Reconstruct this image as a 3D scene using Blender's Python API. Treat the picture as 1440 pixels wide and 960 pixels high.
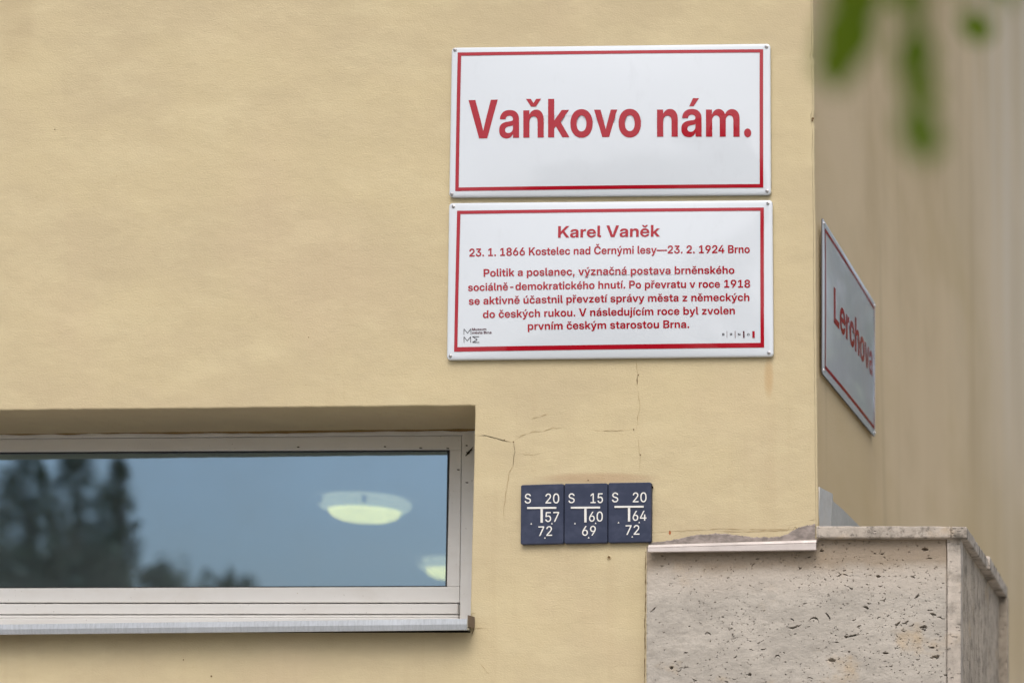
import bpy, bmesh, math, random
import numpy as np
from mathutils import Vector, Matrix, noise as mnoise
R = math.radians
rng = random.Random(7)
nr = np.random.default_rng(11)
for o in list(bpy.data.objects): bpy.data.objects.remove(o)
S = bpy.context.scene
C = S.collection

# ------------------------------------------------------------------ camera
EYE, DIST, PPM = 1.6, 4.0, 700.0           # eye height, distance to the facade, picture pixels per metre on the facade
PPX, PPY = 1690.0, 1171.0                  # principal point of the perspective-corrected picture
cam = bpy.data.cameras.new('camera')
cam_o = bpy.data.objects.new('camera', cam); C.objects.link(cam_o)
cam_o.location = (0, -DIST, EYE); cam_o.rotation_euler = (R(90), 0, 0)
cam.sensor_width = 36; cam.lens = PPM*DIST/1440*36
cam.shift_x = (720-PPX)/1440; cam.shift_y = (PPY-480)/1440
cam.clip_start = 0.05; cam.clip_end = 600
cam.dof.use_dof = True; cam.dof.focus_distance = 4.02; cam.dof.aperture_fstop = 2.6
cam.dof.aperture_blades = 0
S.camera = cam_o

# ------------------------------------------------------------------ light
SUN = Vector((0.14, -0.66, 0.90)).normalized()      # towards the sun behind the clouds
W = bpy.data.worlds.new('World'); S.world = W; W.use_nodes = True
wn, wl = W.node_tree.nodes, W.node_tree.links
sky = wn.new('ShaderNodeTexSky'); sky.sky_type = 'NISHITA'; sky.sun_disc = False
sky.sun_elevation = math.asin(SUN.z); sky.sun_rotation = math.atan2(SUN.x, SUN.y)
sky.air_density = 1.0; sky.dust_density = 6.0; sky.ozone_density = 1.0
hs = wn.new('ShaderNodeHueSaturation'); hs.inputs['Saturation'].default_value = 0.60
wl.new(sky.outputs[0], hs.inputs['Color']); wl.new(hs.outputs[0], wn['Background'].inputs[0])
wn['Background'].inputs[1].default_value = 0.15
sl = bpy.data.lights.new('sun', 'SUN'); sl.energy = 0.6; sl.angle = R(44); sl.color = (1, .95, .87)
so = bpy.data.objects.new('sun', sl); C.objects.link(so); so.location = (-6, -10, 14)
so.rotation_euler = SUN.to_track_quat('Z', 'Y').to_euler()
S.view_settings.view_transform = 'Standard'; S.view_settings.look = 'None'
S.view_settings.exposure = 0.17; S.view_settings.gamma = 1.0
S.view_settings.use_curve_mapping = False
S.render.engine = 'CYCLES'
S.cycles.max_bounces = 8; S.cycles.transparent_max_bounces = 12
S.cycles.use_denoising = True
S.cycles.caustics_reflective = False; S.cycles.caustics_refractive = False

# ------------------------------------------------------------------ helpers
def P(px, py, y=0.0):
    """a picture pixel taken to the plane at depth y"""
    s = (y+DIST)/DIST
    return Vector(((px-PPX)/PPM*s, y, EYE+(PPY-py)/PPM*s))
def PS(px, py, x):
    s = x*PPM/(px-PPX)
    return Vector((x, s*DIST-DIST, EYE+(PPY-py)/PPM*s))
def empty(name, loc, label=None, cat=None, group=None):
    o = bpy.data.objects.new(name, None); C.objects.link(o); o.location = loc
    o.empty_display_size = .1
    tag(o, label, cat, group); return o
def tag(o, label=None, cat=None, group=None, kind=None):
    if label: o['label'] = label
    if cat: o['category'] = cat
    if group: o['group'] = group
    if kind: o['kind'] = kind
    return o
def link(name, me, mats, parent=None):
    o = bpy.data.objects.new(name, me); C.objects.link(o)
    for m in (mats if isinstance(mats, (list, tuple)) else [mats]): me.materials.append(m)
    if parent is not None:
        o.parent = parent
        o.matrix_parent_inverse = Matrix.Translation(-wloc(parent))
    return o
def wloc(o):
    v = Vector(o.location)
    if o.parent is not None:
        return wloc(o.parent)+o.matrix_parent_inverse.translation+v
    return v
def finish(bm, name, mats, parent=None, smooth=False):
    bmesh.ops.recalc_face_normals(bm, faces=bm.faces)
    me = bpy.data.meshes.new(name); bm.to_mesh(me); bm.free()
    if smooth:
        for p in me.polygons: p.use_smooth = True
    return link(name, me, mats, parent)
def bevel(o, w, seg=2):
    m = o.modifiers.new('edges', 'BEVEL'); m.width = w; m.segments = seg; m.limit_method = 'ANGLE'; m.angle_limit = R(35)
    return o
def hexa(bm, f, b, mi=0):
    """a solid between four front points and four back points (same order)"""
    vs = [bm.verts.new(p) for p in f]+[bm.verts.new(p) for p in b]
    for q in ((0,1,2,3),(7,6,5,4),(0,4,5,1),(1,5,6,2),(2,6,7,3),(3,7,4,0)):
        bm.faces.new([vs[i] for i in q]).material_index = mi
def pxbox(bm, tl, tr, br, bl, y0, y1, mi=0, ref=None):
    """a block whose front face fills these pixels at depth y0, running straight back to y1"""
    f = [P(p[0], p[1], y0 if ref is None else ref) for p in (tl, tr, br, bl)]
    for v in f: v.y = y0
    b = [Vector((v.x, y1, v.z)) for v in f]
    hexa(bm, f, b, mi)
def box(bm, a, b):
    f = [(a[0],a[1],b[2]),(b[0],a[1],b[2]),(b[0],a[1],a[2]),(a[0],a[1],a[2])]
    hexa(bm, f, [(p[0], b[1], p[2]) for p in f])
def tube(bm, pts, rad, n=8):
    rings = []
    for i, p in enumerate(pts):
        p = Vector(p); d = (Vector(pts[min(i+1, len(pts)-1)])-Vector(pts[max(i-1, 0)])).normalized()
        a = d.orthogonal().normalized(); b = d.cross(a)
        r = rad[i] if isinstance(rad, (list, tuple)) else rad
        rings.append([bm.verts.new(p+r*(math.cos(k*2*math.pi/n)*a+math.sin(k*2*math.pi/n)*b)) for k in range(n)])
    for i in range(len(rings)-1):
        for k in range(n): bm.faces.new((rings[i][k], rings[i][(k+1) % n], rings[i+1][(k+1) % n], rings[i+1][k]))
    bm.faces.new(rings[0]); bm.faces.new(rings[-1])
def nz(t, seed=0.0, s=1.0): return mnoise.noise(Vector((t*s, seed*7.31, seed*1.7)))

# ------------------------------------------------------------------ materials
def mat(name, col=(.8,.8,.8), rough=.6, metal=0.0, spec=.5, coat=0.0):
    m = bpy.data.materials.new(name); m.use_nodes = True
    b = m.node_tree.nodes['Principled BSDF']
    b.inputs['Base Color'].default_value = (*col, 1); b.inputs['Roughness'].default_value = rough
    b.inputs['Metallic'].default_value = metal; b.inputs['Specular IOR Level'].default_value = spec
    b.inputs['Coat Weight'].default_value = coat; b.inputs['Coat Roughness'].default_value = .04
    return m
class NT:
    def __init__(s, m):
        s.t = m.node_tree; s.n = s.t.nodes; s.b = s.n['Principled BSDF']; s._c = None
    def co(s):
        if s._c is None: s._c = s.n.new('ShaderNodeTexCoord')
        return s._c.outputs['Object']
    def link(s, a, b): s.t.links.new(a, b)
    def mapping(s, scale=(1,1,1), loc=(0,0,0), rot=(0,0,0)):
        m = s.n.new('ShaderNodeMapping'); s.link(s.co(), m.inputs[0])
        m.inputs['Scale'].default_value = scale; m.inputs['Location'].default_value = loc; m.inputs['Rotation'].default_value = rot
        return m.outputs[0]
    def noise(s, vec, scale=1, detail=4, rough=.55, dist=0):
        n = s.n.new('ShaderNodeTexNoise'); s.link(vec, n.inputs['Vector'])
        n.inputs['Scale'].default_value = scale; n.inputs['Detail'].default_value = detail
        n.inputs['Roughness'].default_value = rough; n.inputs['Distortion'].default_value = dist
        return n.outputs['Fac']
    def vor(s, vec, scale=1, feat='F1'):
        n = s.n.new('ShaderNodeTexVoronoi'); n.feature = feat; s.link(vec, n.inputs['Vector']); n.inputs['Scale'].default_value = scale
        return n.outputs['Distance']
    def ramp(s, fac, a, b, lo=0.0, hi=1.0):
        n = s.n.new('ShaderNodeMapRange'); n.interpolation_type = 'SMOOTHSTEP'; s.link(fac, n.inputs['Value'])
        n.inputs['From Min'].default_value = a; n.inputs['From Max'].default_value = b
        n.inputs['To Min'].default_value = lo; n.inputs['To Max'].default_value = hi
        return n.outputs['Result']
    def math(s, op, a, b=None):
        n = s.n.new('ShaderNodeMath'); n.operation = op
        for i, v in enumerate((a, b)):
            if v is None: continue
            if isinstance(v, (int, float)): n.inputs[i].default_value = v
            else: s.link(v, n.inputs[i])
        return n.outputs[0]
    def mix(s, fac, a, b, mode='MIX'):
        n = s.n.new('ShaderNodeMix'); n.data_type = 'RGBA'; n.blend_type = mode
        if isinstance(fac, (int, float)): n.inputs[0].default_value = fac
        else: s.link(fac, n.inputs[0])
        for i, v in ((6, a), (7, b)):
            if isinstance(v, tuple): n.inputs[i].default_value = (*v, 1)
            else: s.link(v, n.inputs[i])
        return n.outputs[2]
    def xyz(s):
        n = s.n.new('ShaderNodeSeparateXYZ'); s.link(s.co(), n.inputs[0]); return n.outputs
    def bump(s, h, dist, strength=1.0, prev=None):
        n = s.n.new('ShaderNodeBump'); s.link(h, n.inputs['Height']); n.inputs['Distance'].default_value = dist
        n.inputs['Strength'].default_value = strength
        if prev is not None: s.link(prev, n.inputs['Normal'])
        return n.outputs[0]
    def out(s, col=None, nrm=None, rough=None):
        if col is not None: s.link(col, s.b.inputs['Base Color'])
        if nrm is not None: s.link(nrm, s.b.inputs['Normal'])
        if rough is not None: s.link(rough, s.b.inputs['Roughness'])

def boxmask(t, cx, cz, hx, hz, soft=.5):
    """soft elliptical patch round (cx, cz)"""
    X = t.xyz()
    a = t.math('DIVIDE', t.math('SUBTRACT', X[0], cx), hx); b = t.math('DIVIDE', t.math('SUBTRACT', X[2], cz), hz)
    d = t.math('ADD', t.math('MULTIPLY', a, a), t.math('MULTIPLY', b, b))
    return t.ramp(d, 1.0, soft*soft)

# facade plaster: cream paint, horizontal trowel marks, blotches
M_plaster = mat('cream_plaster', rough=.85, spec=.25); t = NT(M_plaster)
c1, c2, c3 = (.590,.502,.318), (.545,.460,.300), (.625,.540,.350)
a = t.noise(t.mapping((1.1,1,1.6)), 2.2, 5, .6)
b = t.noise(t.mapping((1.0,1,2.2), (3,0,1)), 5.5, 6, .65)
col = t.mix(t.ramp(a, .38, .64), c2, c1)
col = t.mix(t.ramp(b, .46, .66, 0, .6), col, c3)
pk = t.noise(t.mapping((1,1,.7), (9,2,4)), 3.0, 3, .5)
col = t.mix(t.ramp(pk, .5, .68, 0, .22), col, (.60,.475,.335))
st = t.noise(t.mapping((1,1,5.5), (1,5,2)), 26, 5, .7)         # thin trowel streaks
col = t.mix(t.ramp(st, .58, .74, 0, .22), col, (.43,.33,.19))
gr = t.noise(t.mapping((1,1,1), (4,4,4)), 420, 2, .6)
col = t.mix(t.ramp(gr, .60, .74, 0, .28), col, (.40,.30,.17))
drip = t.noise(t.mapping((1,1,.06), (2,0,0)), 34, 3, .6)
X = t.xyz()
dm = t.math('MULTIPLY', t.ramp(drip, .50, .70), t.ramp(X[2], 2.46, 2.54, .09, .03))
col = t.mix(dm, col, (.42,.30,.17))
p = P(1081, 530); col = t.mix(t.math('MULTIPLY', boxmask(t, p.x, p.z,   .012, .05, .0), .36), col, (.45,.24,.08))
p = P(843, 672); col = t.mix(t.math('MULTIPLY', boxmask(t, p.x, p.z, .14, .014, .2), .45), col, (.40,.24,.15))
p = P(942, 748.5); col = t.mix(boxmask(t, p.x, p.z, .0028, .0055, .5), col, (.40,.12,.05))
p = P(20, 20); col = t.mix(t.math('MULTIPLY', boxmask(t, p.x, p.z, .05, .13, .0), .2), col, (.36,.27,.16))
b1 = t.noise(t.mapping((1,1,3.2), (2,2,2)), 60, 5, .65)
b2 = t.noise(t.mapping((1,1,1.6)), 260, 3, .6)
b3 = t.noise(t.mapping((1,1,1.4), (5,1,2)), 11, 2, .5)
nb = t.bump(b3, .006, .5); nb = t.bump(b1, .0011, .42, nb); nb = t.bump(b2, .0010, .75, nb)
t.out(col, nb)

# side wall: the same render, streaked by rain and browner
M_side = mat('streaked_plaster', rough=.9, spec=.2); t = NT(M_side)
a = t.noise(t.mapping((1,.30,.030), (.3,.1,.37), (.05,.02,.3)), 9, 2, .5); b = t.noise(t.mapping((1,.16,.22), (3,7,1), (.3,.1,.2)), 4.5, 5, .6)
f = t.noise(t.mapping((1,.22,.6), (.4,.2,.6), (.2,.3,.1)), 2.0, 5, .6)
col = t.mix(t.ramp(a, .40, .62), (.555,.445,.285), (.61,.50,.335))
col = t.mix(t.ramp(b, .42, .64, 0, .6), col, (.70,.57,.39))
col = t.mix(t.ramp(f, .42, .66, 0, .6), col, (.53,.42,.235))
dr = t.noise(t.mapping((1,.8,.06), (5.3,3.1,2.4), (.04,.1,.3)), 10, 2, .5); col = t.mix(t.ramp(dr, .58, .76, 0, .35), col, (.40,.32,.20))
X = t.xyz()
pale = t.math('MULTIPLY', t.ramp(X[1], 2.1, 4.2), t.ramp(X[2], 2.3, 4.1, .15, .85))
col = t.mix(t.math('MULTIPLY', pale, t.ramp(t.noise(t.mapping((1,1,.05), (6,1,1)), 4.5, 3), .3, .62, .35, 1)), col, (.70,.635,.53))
nb = t.bump(t.noise(t.mapping((1,1,1)), 190, 4, .6), .0015, .6)
t.out(col, nb)

M_crack = mat('crack_dark', (.16,.105,.055), .95, spec=.1)
M_crackf = mat('crack_faint', (.40,.305,.18), .95, spec=.1)
M_mortar = mat('bare_zinc_and_mortar', rough=.7, spec=.3); t = NT(M_mortar)
a = t.noise(t.mapping((1,1,2)), 45, 5, .6); col = t.mix(t.ramp(a, .35, .65), (.20,.175,.16), (.36,.31,.29)); t.out(col, t.bump(a, .002, .5))

# travertine
def travertine(name, dark=0.0, band=True, pits=True, stain=False, base=(.405,.376,.338)):
    m = mat(name, rough=.8, spec=.3); t = NT(m)
    a = t.noise(t.mapping((1,1,3.0)), 9, 6, .6, .4)
    b = t.noise(t.mapping((1,1,1.6), (3,1,2)), 38, 6, .7)
    g = t.noise(t.mapping((1,1,1), (1,1,8)), 230, 3, .6)
    lt = tuple(min(.8, v*1.22) for v in base); dk = tuple(v*.74 for v in base)
    col = t.mix(t.ramp(a, .36, .66), base, lt)
    col = t.mix(t.ramp(b, .46, .66, 0, .5), col, dk)
    col = t.mix(t.ramp(g, .58, .72, 0, .45), col, tuple(v*.62 for v in base))
    y = t.noise(t.mapping((1,1,1.2), (7,2,5)), 8.5, 4, .6)
    col = t.mix(t.ramp(y, .58, .76, 0, .55), col, (.47,.345,.20))
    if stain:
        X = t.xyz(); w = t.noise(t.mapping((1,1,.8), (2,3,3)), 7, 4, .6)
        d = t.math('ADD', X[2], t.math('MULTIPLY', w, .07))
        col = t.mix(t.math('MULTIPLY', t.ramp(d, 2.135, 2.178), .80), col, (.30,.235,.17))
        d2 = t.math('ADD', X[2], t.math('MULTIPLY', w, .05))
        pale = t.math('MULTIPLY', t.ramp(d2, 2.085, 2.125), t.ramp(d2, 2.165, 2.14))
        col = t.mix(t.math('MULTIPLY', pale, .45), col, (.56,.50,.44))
    if dark:
        l = t.noise(t.mapping((1,1,1), (8,8,8)), 24, 8, .72)
        l2 = t.noise(t.mapping((1,1,.25), (1,9,2)), 6, 5, .65)
        col = t.mix(t.math('MULTIPLY', t.ramp(l, .47, .66), dark), col, (.075,.068,.058))
        col = t.mix(t.math('MULTIPLY', t.ramp(l2, .46, .68), dark*.75), col, (.16,.14,.115))
    nb = t.bump(b, .003, .6); nb = t.bump(g, .001, .6, nb)
    if pits:
        pv = t.vor(t.mapping((1,1,2.4)), 75); pm = t.noise(t.mapping((1,1,2)), 30, 3)
        hole = t.math('MULTIPLY', t.ramp(pv, .30, .18), t.ramp(pm, .52, .58))
        nb = t.bump(t.math('MULTIPLY', hole, -1), .006, 1.0, nb)
    t.out(col, nb); return m
M_trav = travertine('travertine', 0, pits=False, stain=True)
M_strip = travertine('travertine_edge', .5, base=(.50,.45,.40))
M_cap = travertine('travertine_weathered', .85, base=(.46,.41,.36))
M_tside = travertine('travertine_dirty', .62, base=(.42,.365,.30))

def metal(name, base, rough=.4, var=.5, vert=True, freq=60, metallic=.85):
    m = mat(name, base, rough, metallic); t = NT(m)
    a = t.noise(t.mapping((1,1,.18) if vert else (.3,1,1)), freq, 5, .6); b = t.noise(t.mapping((1,1,1), (2,2,2)), 14, 4)
    col = t.mix(t.ramp(a, .35, .68, 0, var), base, tuple(v*.62 for v in base))
    col = t.mix(t.ramp(b, .45, .7, 0, var), col, tuple(min(1, v*1.25) for v in base))
    t.out(col, t.bump(b, .002, .25), t.ramp(a, .3, .7, rough-.1, rough+.15)); return m
M_zinc = metal('zinc_sheet', (.56,.57,.60), .45)
M_flash = metal('flashing_sheet', (.56,.51,.49), .5, .30, False, metallic=.35)
M_upst = metal('bright_upstand_sheet', (.66,.64,.61), .38, .15, False, metallic=.6)
M_sill = metal('zinc_sill', (.53,.56,.60), .55, .35, freq=190)

M_frame = mat('white_window_paint', rough=.42, spec=.45); t = NT(M_frame)
a = t.noise(t.mapping((.5,1,1)), 16, 6, .65); g = t.noise(t.mapping((1,1,1), (3,3,3)), 150, 2, .6)
col = t.mix(t.ramp(a, .42, .72, 0, .45), (.80,.79,.775), (.69,.66,.62))
col = t.mix(t.ramp(g, .70, .78, 0, .5), col, (.22,.18,.14)); t.out(col, t.bump(a, .0015, .3))
M_gasket = mat('black_gasket', (.015,.015,.016), .6)
M_dirt = mat('dirt', (.03,.022,.015), .95, spec=.1)

M_glass = bpy.data.materials.new('window_glass'); M_glass.use_nodes = True
n = M_glass.node_tree.nodes; l = M_glass.node_tree.links; n.remove(n['Principled BSDF'])
tr = n.new('ShaderNodeBsdfTransparent'); tr.inputs[0].default_value = (.62,.66,.66,1)
gl = n.new('ShaderNodeBsdfGlossy'); gl.inputs['Roughness'].default_value = .015; gl.inputs['Color'].default_value = (.52,.755,1,1)
lw = n.new('ShaderNodeFresnel'); lw.inputs[0].default_value = 1.5
mr = n.new('ShaderNodeMath'); mr.operation = 'MULTIPLY_ADD'; mr.inputs[1].default_value = 1.2; mr.inputs[2].default_value = .40
tc = n.new('ShaderNodeTexCoord'); nzn = n.new('ShaderNodeTexNoise'); nzn.inputs['Scale'].default_value = 3.0; nzn.inputs['Detail'].default_value = 2
bp = n.new('ShaderNodeBump'); bp.inputs['Distance'].default_value = .0012; bp.inputs['Strength'].default_value = .3
mx = n.new('ShaderNodeMixShader')
l.new(tc.outputs['Object'], nzn.inputs['Vector']); l.new(nzn.outputs['Fac'], bp.inputs['Height']); l.new(bp.outputs[0], gl.inputs['Normal'])
l.new(lw.outputs[0], mr.inputs[0]); l.new(mr.outputs[0], mx.inputs[0]); l.new(tr.outputs[0], mx.inputs[1]); l.new(gl.outputs[0], mx.inputs[2])
df = n.new('ShaderNodeBsdfDiffuse'); df.inputs[0].default_value = (.50,.60,.62,1)      # thin film of dust
dn = n.new('ShaderNodeTexNoise'); dn.inputs['Scale'].default_value = 9; dn.inputs['Detail'].default_value = 6
dm_ = n.new('ShaderNodeMapRange'); dm_.inputs['From Min'].default_value = .3; dm_.inputs['From Max'].default_value = .75; dm_.inputs['To Min'].default_value = .06; dm_.inputs['To Max'].default_value = .13
mx2 = n.new('ShaderNodeMixShader')
l.new(tc.outputs['Object'], dn.inputs['Vector']); l.new(dn.outputs['Fac'], dm_.inputs['Value']); l.new(dm_.outputs[0], mx2.inputs[0])
l.new(mx.outputs[0], mx2.inputs[1]); l.new(df.outputs[0], mx2.inputs[2])
l.new(mx2.outputs[0], n['Material Output'].inputs[0])

def enamel(name, col, dirt=True):
    m = mat(name, col, .10, spec=.5, coat=.5 if dirt else .2); t = NT(m)
    a = t.noise(t.mapping((1,1,1)), 7, 3, .5); g = t.noise(t.mapping((1,1,.5), (1,2,3)), 30, 5, .65)
    c = t.mix(t.ramp(g, .55, .8, 0, .25 if dirt else 0), col, tuple(v*.8 for v in col))
    t.out(c, t.bump(a, .003, .35), t.ramp(g, .3, .7, .05, .13)); return m
M_white = enamel('white_enamel', (.655,.71,.78))
M_red = enamel('red_enamel', (.37,.006,.018), False)
M_ink = mat('dark_print', (.09,.02,.035), .25)
M_black = mat('black_print', (.035,.03,.035), .25)
M_grey = mat('grey_print', (.36,.33,.36), .25)
M_screw = mat('steel_screw', (.50,.50,.52), .35, .9)
M_blue = mat('navy_plastic', (.040,.056,.122), .5, spec=.22); t = NT(M_blue)
a = t.noise(t.mapping((1,1,1)), 40, 4, .6); t.out(t.mix(t.ramp(a, .4, .7), (.036,.046,.084), (.052,.063,.108)), t.bump(a, .001, .3))
M_letter = mat('white_plastic', (.78,.78,.76), .5)
M_leaf = mat('leaf', (.055,.125,.010), .5, spec=.2); t = NT(M_leaf)
inf = t.n.new('ShaderNodeObjectInfo')
t.b.inputs['Subsurface Weight'].default_value = 0
trl = t.n.new('ShaderNodeBsdfTranslucent'); trl.inputs[0].default_value = (.20,.34,.012,1)
mxs = t.n.new('ShaderNodeMixShader'); mxs.inputs[0].default_value = .45
t.link(t.b.outputs[0], mxs.inputs[1]); t.link(trl.outputs[0], mxs.inputs[2]); t.link(mxs.outputs[0], t.n['Material Output'].inputs[0])
t.out(t.mix(inf.outputs['Random'], (.07,.135,.006), (.14,.19,.014)))
M_leafdark = mat('foliage', (.045,.075,.022), .6); t = NT(M_leafdark)
t.out(t.mix(t.ramp(t.noise(t.mapping(), 1.2, 3), .35, .65), (.055,.085,.035), (.10,.14,.055)))
M_bark = mat('bark', (.12,.09,.065), .9); t = NT(M_bark)
a = t.noise(t.mapping((1,1,.2)), 25, 5); t.out(t.mix(a, (.06,.045,.03), (.18,.14,.10)), t.bump(a, .02, .6))
M_asph = mat('asphalt', (.05,.05,.052), .9); t = NT(M_asph)
a = t.noise(t.mapping(), 60, 5); t.out(t.mix(a, (.035,.035,.037), (.075,.074,.072)), t.bump(a, .006, .5))
M_pave = mat('paving', (.36,.34,.31), .9); t = NT(M_pave)
a = t.noise(t.mapping(), 30, 5); t.out(t.mix(a, (.32,.30,.27), (.44,.415,.38)), t.bump(a, .004, .5))
M_grass = mat('grass_ground', (.06,.09,.03), .95); t = NT(M_grass)
a = t.noise(t.mapping(), .6, 6); t.out(t.mix(a, (.04,.07,.02), (.10,.12,.05)))
M_room = mat('room_paint', (.30,.31,.34), .9); M_room_c = mat('room_ceiling', (.26,.27,.30), .9)
M_roof = mat('roof_sheet', (.16,.12,.10), .7)

# ------------------------------------------------------------------ ground
def sheet(name, x0, x1, y0, y1, z, m):
    bm = bmesh.new(); bm.faces.new([bm.verts.new(p) for p in ((x0,y0,z),(x1,y0,z),(x1,y1,z),(x0,y1,z))])
    return tag(finish(bm, name, m), kind='structure')
sheet('ground', -300, 300, -300, 300, -.13, M_grass)
sheet('road', -60, 60, -16, -7, -.126, M_asph)
sheet('side_road', 7.6, 13.6, -7, 60, -.122, M_asph)
bm = bmesh.new(); box(bm, (-60,-7,-.13), (7.6,-.031,0)); tag(finish(bm, 'pavement', M_pave), kind='structure')
bm = bmesh.new(); box(bm, (-.30,-.031,-.13), (7.6,60,0)); tag(finish(bm, 'side_pavement', M_pave), kind='structure')

# ------------------------------------------------------------------ building
XC = P(1146.5, 370).x
bld = empty('building', (-4.0, 5.0, 0), 'cream rendered building corner with a narrow white ribbon window and a rain streaked side wall', 'building')
FD = .245                                   # depth of the window frame behind the facade
bm = bmesh.new()
V = bm.verts.new
# corner column: lean, raggedness and one chip
rr, rows = .0045, []
zs = [0.0, .6, 1.2]+[1.6+.012*i for i in range(172)]+[4.2, 5.5, 7.0]
def corner_x(z):
    py = PPY-(z-EYE)*PPM; return P(1143.3+7*py/740, py).x
for z in zs:
    j = .0011*nz(z, 1, 9)+.0007*nz(z, 2, 40)
    chip = .004*math.exp(-((z-P(0, 167).z)/.006)**2)+.0022*math.exp(-((z-P(0, 80).z)/.004)**2)+.003*max(0, nz(z, 5, 30)-.45)
    cx = corner_x(z)+j-chip; r = rr+chip
    rows.append([V((cx-r+r*math.sin(k*math.pi/8), r-r*math.cos(k*math.pi/8), z)) for k in range(5)])
for i in range(len(rows)-1):
    for k in range(4):
        f = bm.faces.new((rows[i][k], rows[i][k+1], rows[i+1][k+1], rows[i+1][k])); f.smooth = True
front_col = [r[0] for r in rows]
side_col = [V((corner_x(z)-.0003, .045, z)) for z in zs]        # behind it the side wall is one flat plane
for i in range(len(rows)-1): bm.faces.new((rows[i][4], side_col[i], side_col[i+1], rows[i+1][4])).material_index = 1
# window opening: the head from the left, round the corner and down the right reveal
XL = -3.55
path = []
nh = 190
for i in range(nh+1):
    px = PPX+XL*PPM+(668-(PPX+XL*PPM))*i/nh
    path.append((px, 577-7*px/668+ .55*nz(px, 3, .02)+.35*nz(px, 4, .09), (0, 1)))
path[-1] = (667.4, 570.6, (.7, .7))
for i in range(1, 41):
    py = 571+i*(889-571)/40; path.append((668-7.0*(py-570)/295+.35*nz(py, 6, .05), py, (1, 0)))
arc, ew = [], .0035
for (px, py, d) in path:
    p = P(px, py); row = []
    for k in range(4):
        a = k*math.pi/6
        q = p+Vector((d[0], 0, d[1]))*ew*(1-math.sin(a))+Vector((0, 1, 0))*ew*(1-math.cos(a))
        row.append(V(q))
    row.append(V((p.x+.004*d[0], FD+.03, p.z+.002*d[1]))); arc.append(row)
for i in range(len(arc)-1):
    for k in range(4): bm.faces.new((arc[i][k], arc[i+1][k], arc[i+1][k+1], arc[i][k+1]))
aline = [r[0] for r in arc]
top_l = V((-6, 0, 7)); hl = V((-6, 0, aline[0].co.z)); wb = aline[-1]
bot_r = V((wb.co.x, 0, 0)); bot_l = V((-6, 0, 0)); bl = V((-6, 0, wb.co.z)); xl_b = V((XL, 0, wb.co.z)); xl_t = aline[0]
bm.faces.new([top_l]+front_col[::-1]+[bot_r]+aline[::-1]+[hl])
bm.faces.new([bl, xl_b, wb, bot_r, bot_l]); bm.faces.new([hl, xl_t, xl_b, bl])
xi = V((XL, FD+.03, wb.co.z)); xr = V((wb.co.x+.003, FD+.03, wb.co.z))
bm.faces.new([xl_t, arc[0][4], xi, xl_b]); bm.faces.new([xl_b, xi, xr, wb])
# side wall, back, left end
YB = 12.0
sb, stp = V((corner_x(0)-.03, YB, 0)), V((corner_x(7)-.03, YB, 7))
fs = bm.faces.new(side_col+[stp, sb]); fs.material_index = 1
b1, b2 = V((-6, YB, 0)), V((-6, YB, 7))
bm.faces.new([sb, stp, b2, b1]).material_index = 1
bm.faces.new([b1, b2, top_l, hl, bl, bot_l])
bm.faces.new([top_l, b2, stp, side_col[-1]]+[rows[-1][k] for k in range(4, -1, -1)])
bm.normal_update()
# cracks, chips and little holes in the render
def crack(pts, w, mi=2, y=-.0007, amp=1.0, taper=True, seed=0):
    L = [];
    for i in range(len(pts)-1):
        (x0, y0), (x1, y1) = pts[i], pts[i+1]; m = max(2, int(math.hypot(x1-x0, y1-y0)/2.2))
        for k in range(m): L.append((x0+(x1-x0)*k/m, y0+(y1-y0)*k/m))
    L.append(pts[-1]); n_ = len(L); prev = None
    for i, (x, yv) in enumerate(L):
        d = (L[min(i+1, n_-1)][0]-L[max(i-1, 0)][0], L[min(i+1, n_-1)][1]-L[max(i-1, 0)][1]); q = math.hypot(*d) or 1
        nx, ny = -d[1]/q, d[0]/q; jj = amp*(nz(i, 11+seed, .23)+.5*nz(i, 12+seed, .6))
        ww = .85*w*(.55+.9*max(-.5, nz(i, 13+seed, .35)))*(min(1, 4*i/n_+.15, 4*(n_-1-i)/n_+.15) if taper else 1)/2
        a_, b_ = V(P(x+nx*(jj+ww), yv+ny*(jj+ww), y)), V(P(x+nx*(jj-ww), yv+ny*(jj-ww), y))
        if prev: bm.faces.new((prev[0], a_, b_, prev[1])).material_index = mi
        prev = (a_, b_)
def spot(px, py, r, mi=2, y=-.0009, sq=1.0):
    vs = []
    for k in range(9):
        q = r*(.75+.5*rng.random()); a = k*2*math.pi/9; vs.append(V(P(px+q*math.cos(a)*sq, py+q*math.sin(a), y)))
    bm.faces.new(vs).material_index = mi
crack([(671,613),(682,612),(695,615),(709,619),(716,621)], 1.1, 2, seed=1)
crack([(671,613),(682,612),(695,615),(716,621),(722,621)], 1.2, 3, seed=1)
crack([(722,621),(733,612),(748,607),(764,606),(778,601),(792,601)], 1.2, 3, seed=2)
crack([(722,621),(724,634),(722,647),(722,655),(716,664),(714,680),(711,697),(708,716),(710,733)], 1.25, 3, seed=3)
crack([(722,621),(724,634),(722,647),(722,656)], .8, 2, seed=3)
crack([(735,638),(750,640),(760,636)], .9, 3, seed=4)
crack([(895,505),(896,520),(897,528)], 1.0, 3, seed=5)
crack([(897,527),(896,533),(896,543)], 2.0, 2, amp=.4, seed=6)
crack([(896,543),(898,556),(900,570),(896,590),(895,604)], 1.0, 3, seed=7)
crack([(832,604),(848,606),(864,605),(880,605),(890,603.5)], 1.0, 3, seed=8)
crack([(897,612),(898,626),(900,640),(899,670)], .9, 3, seed=9)
crack([(748,588),(760,585),(772,582)], 1.1, 3, seed=10)
spot(722,621,1.1); spot(709,618.5,1); spot(891,603.5,1.0); spot(900.5,639,1.1); spot(827,675,1.0); spot(897.5,527,1.0)
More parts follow.
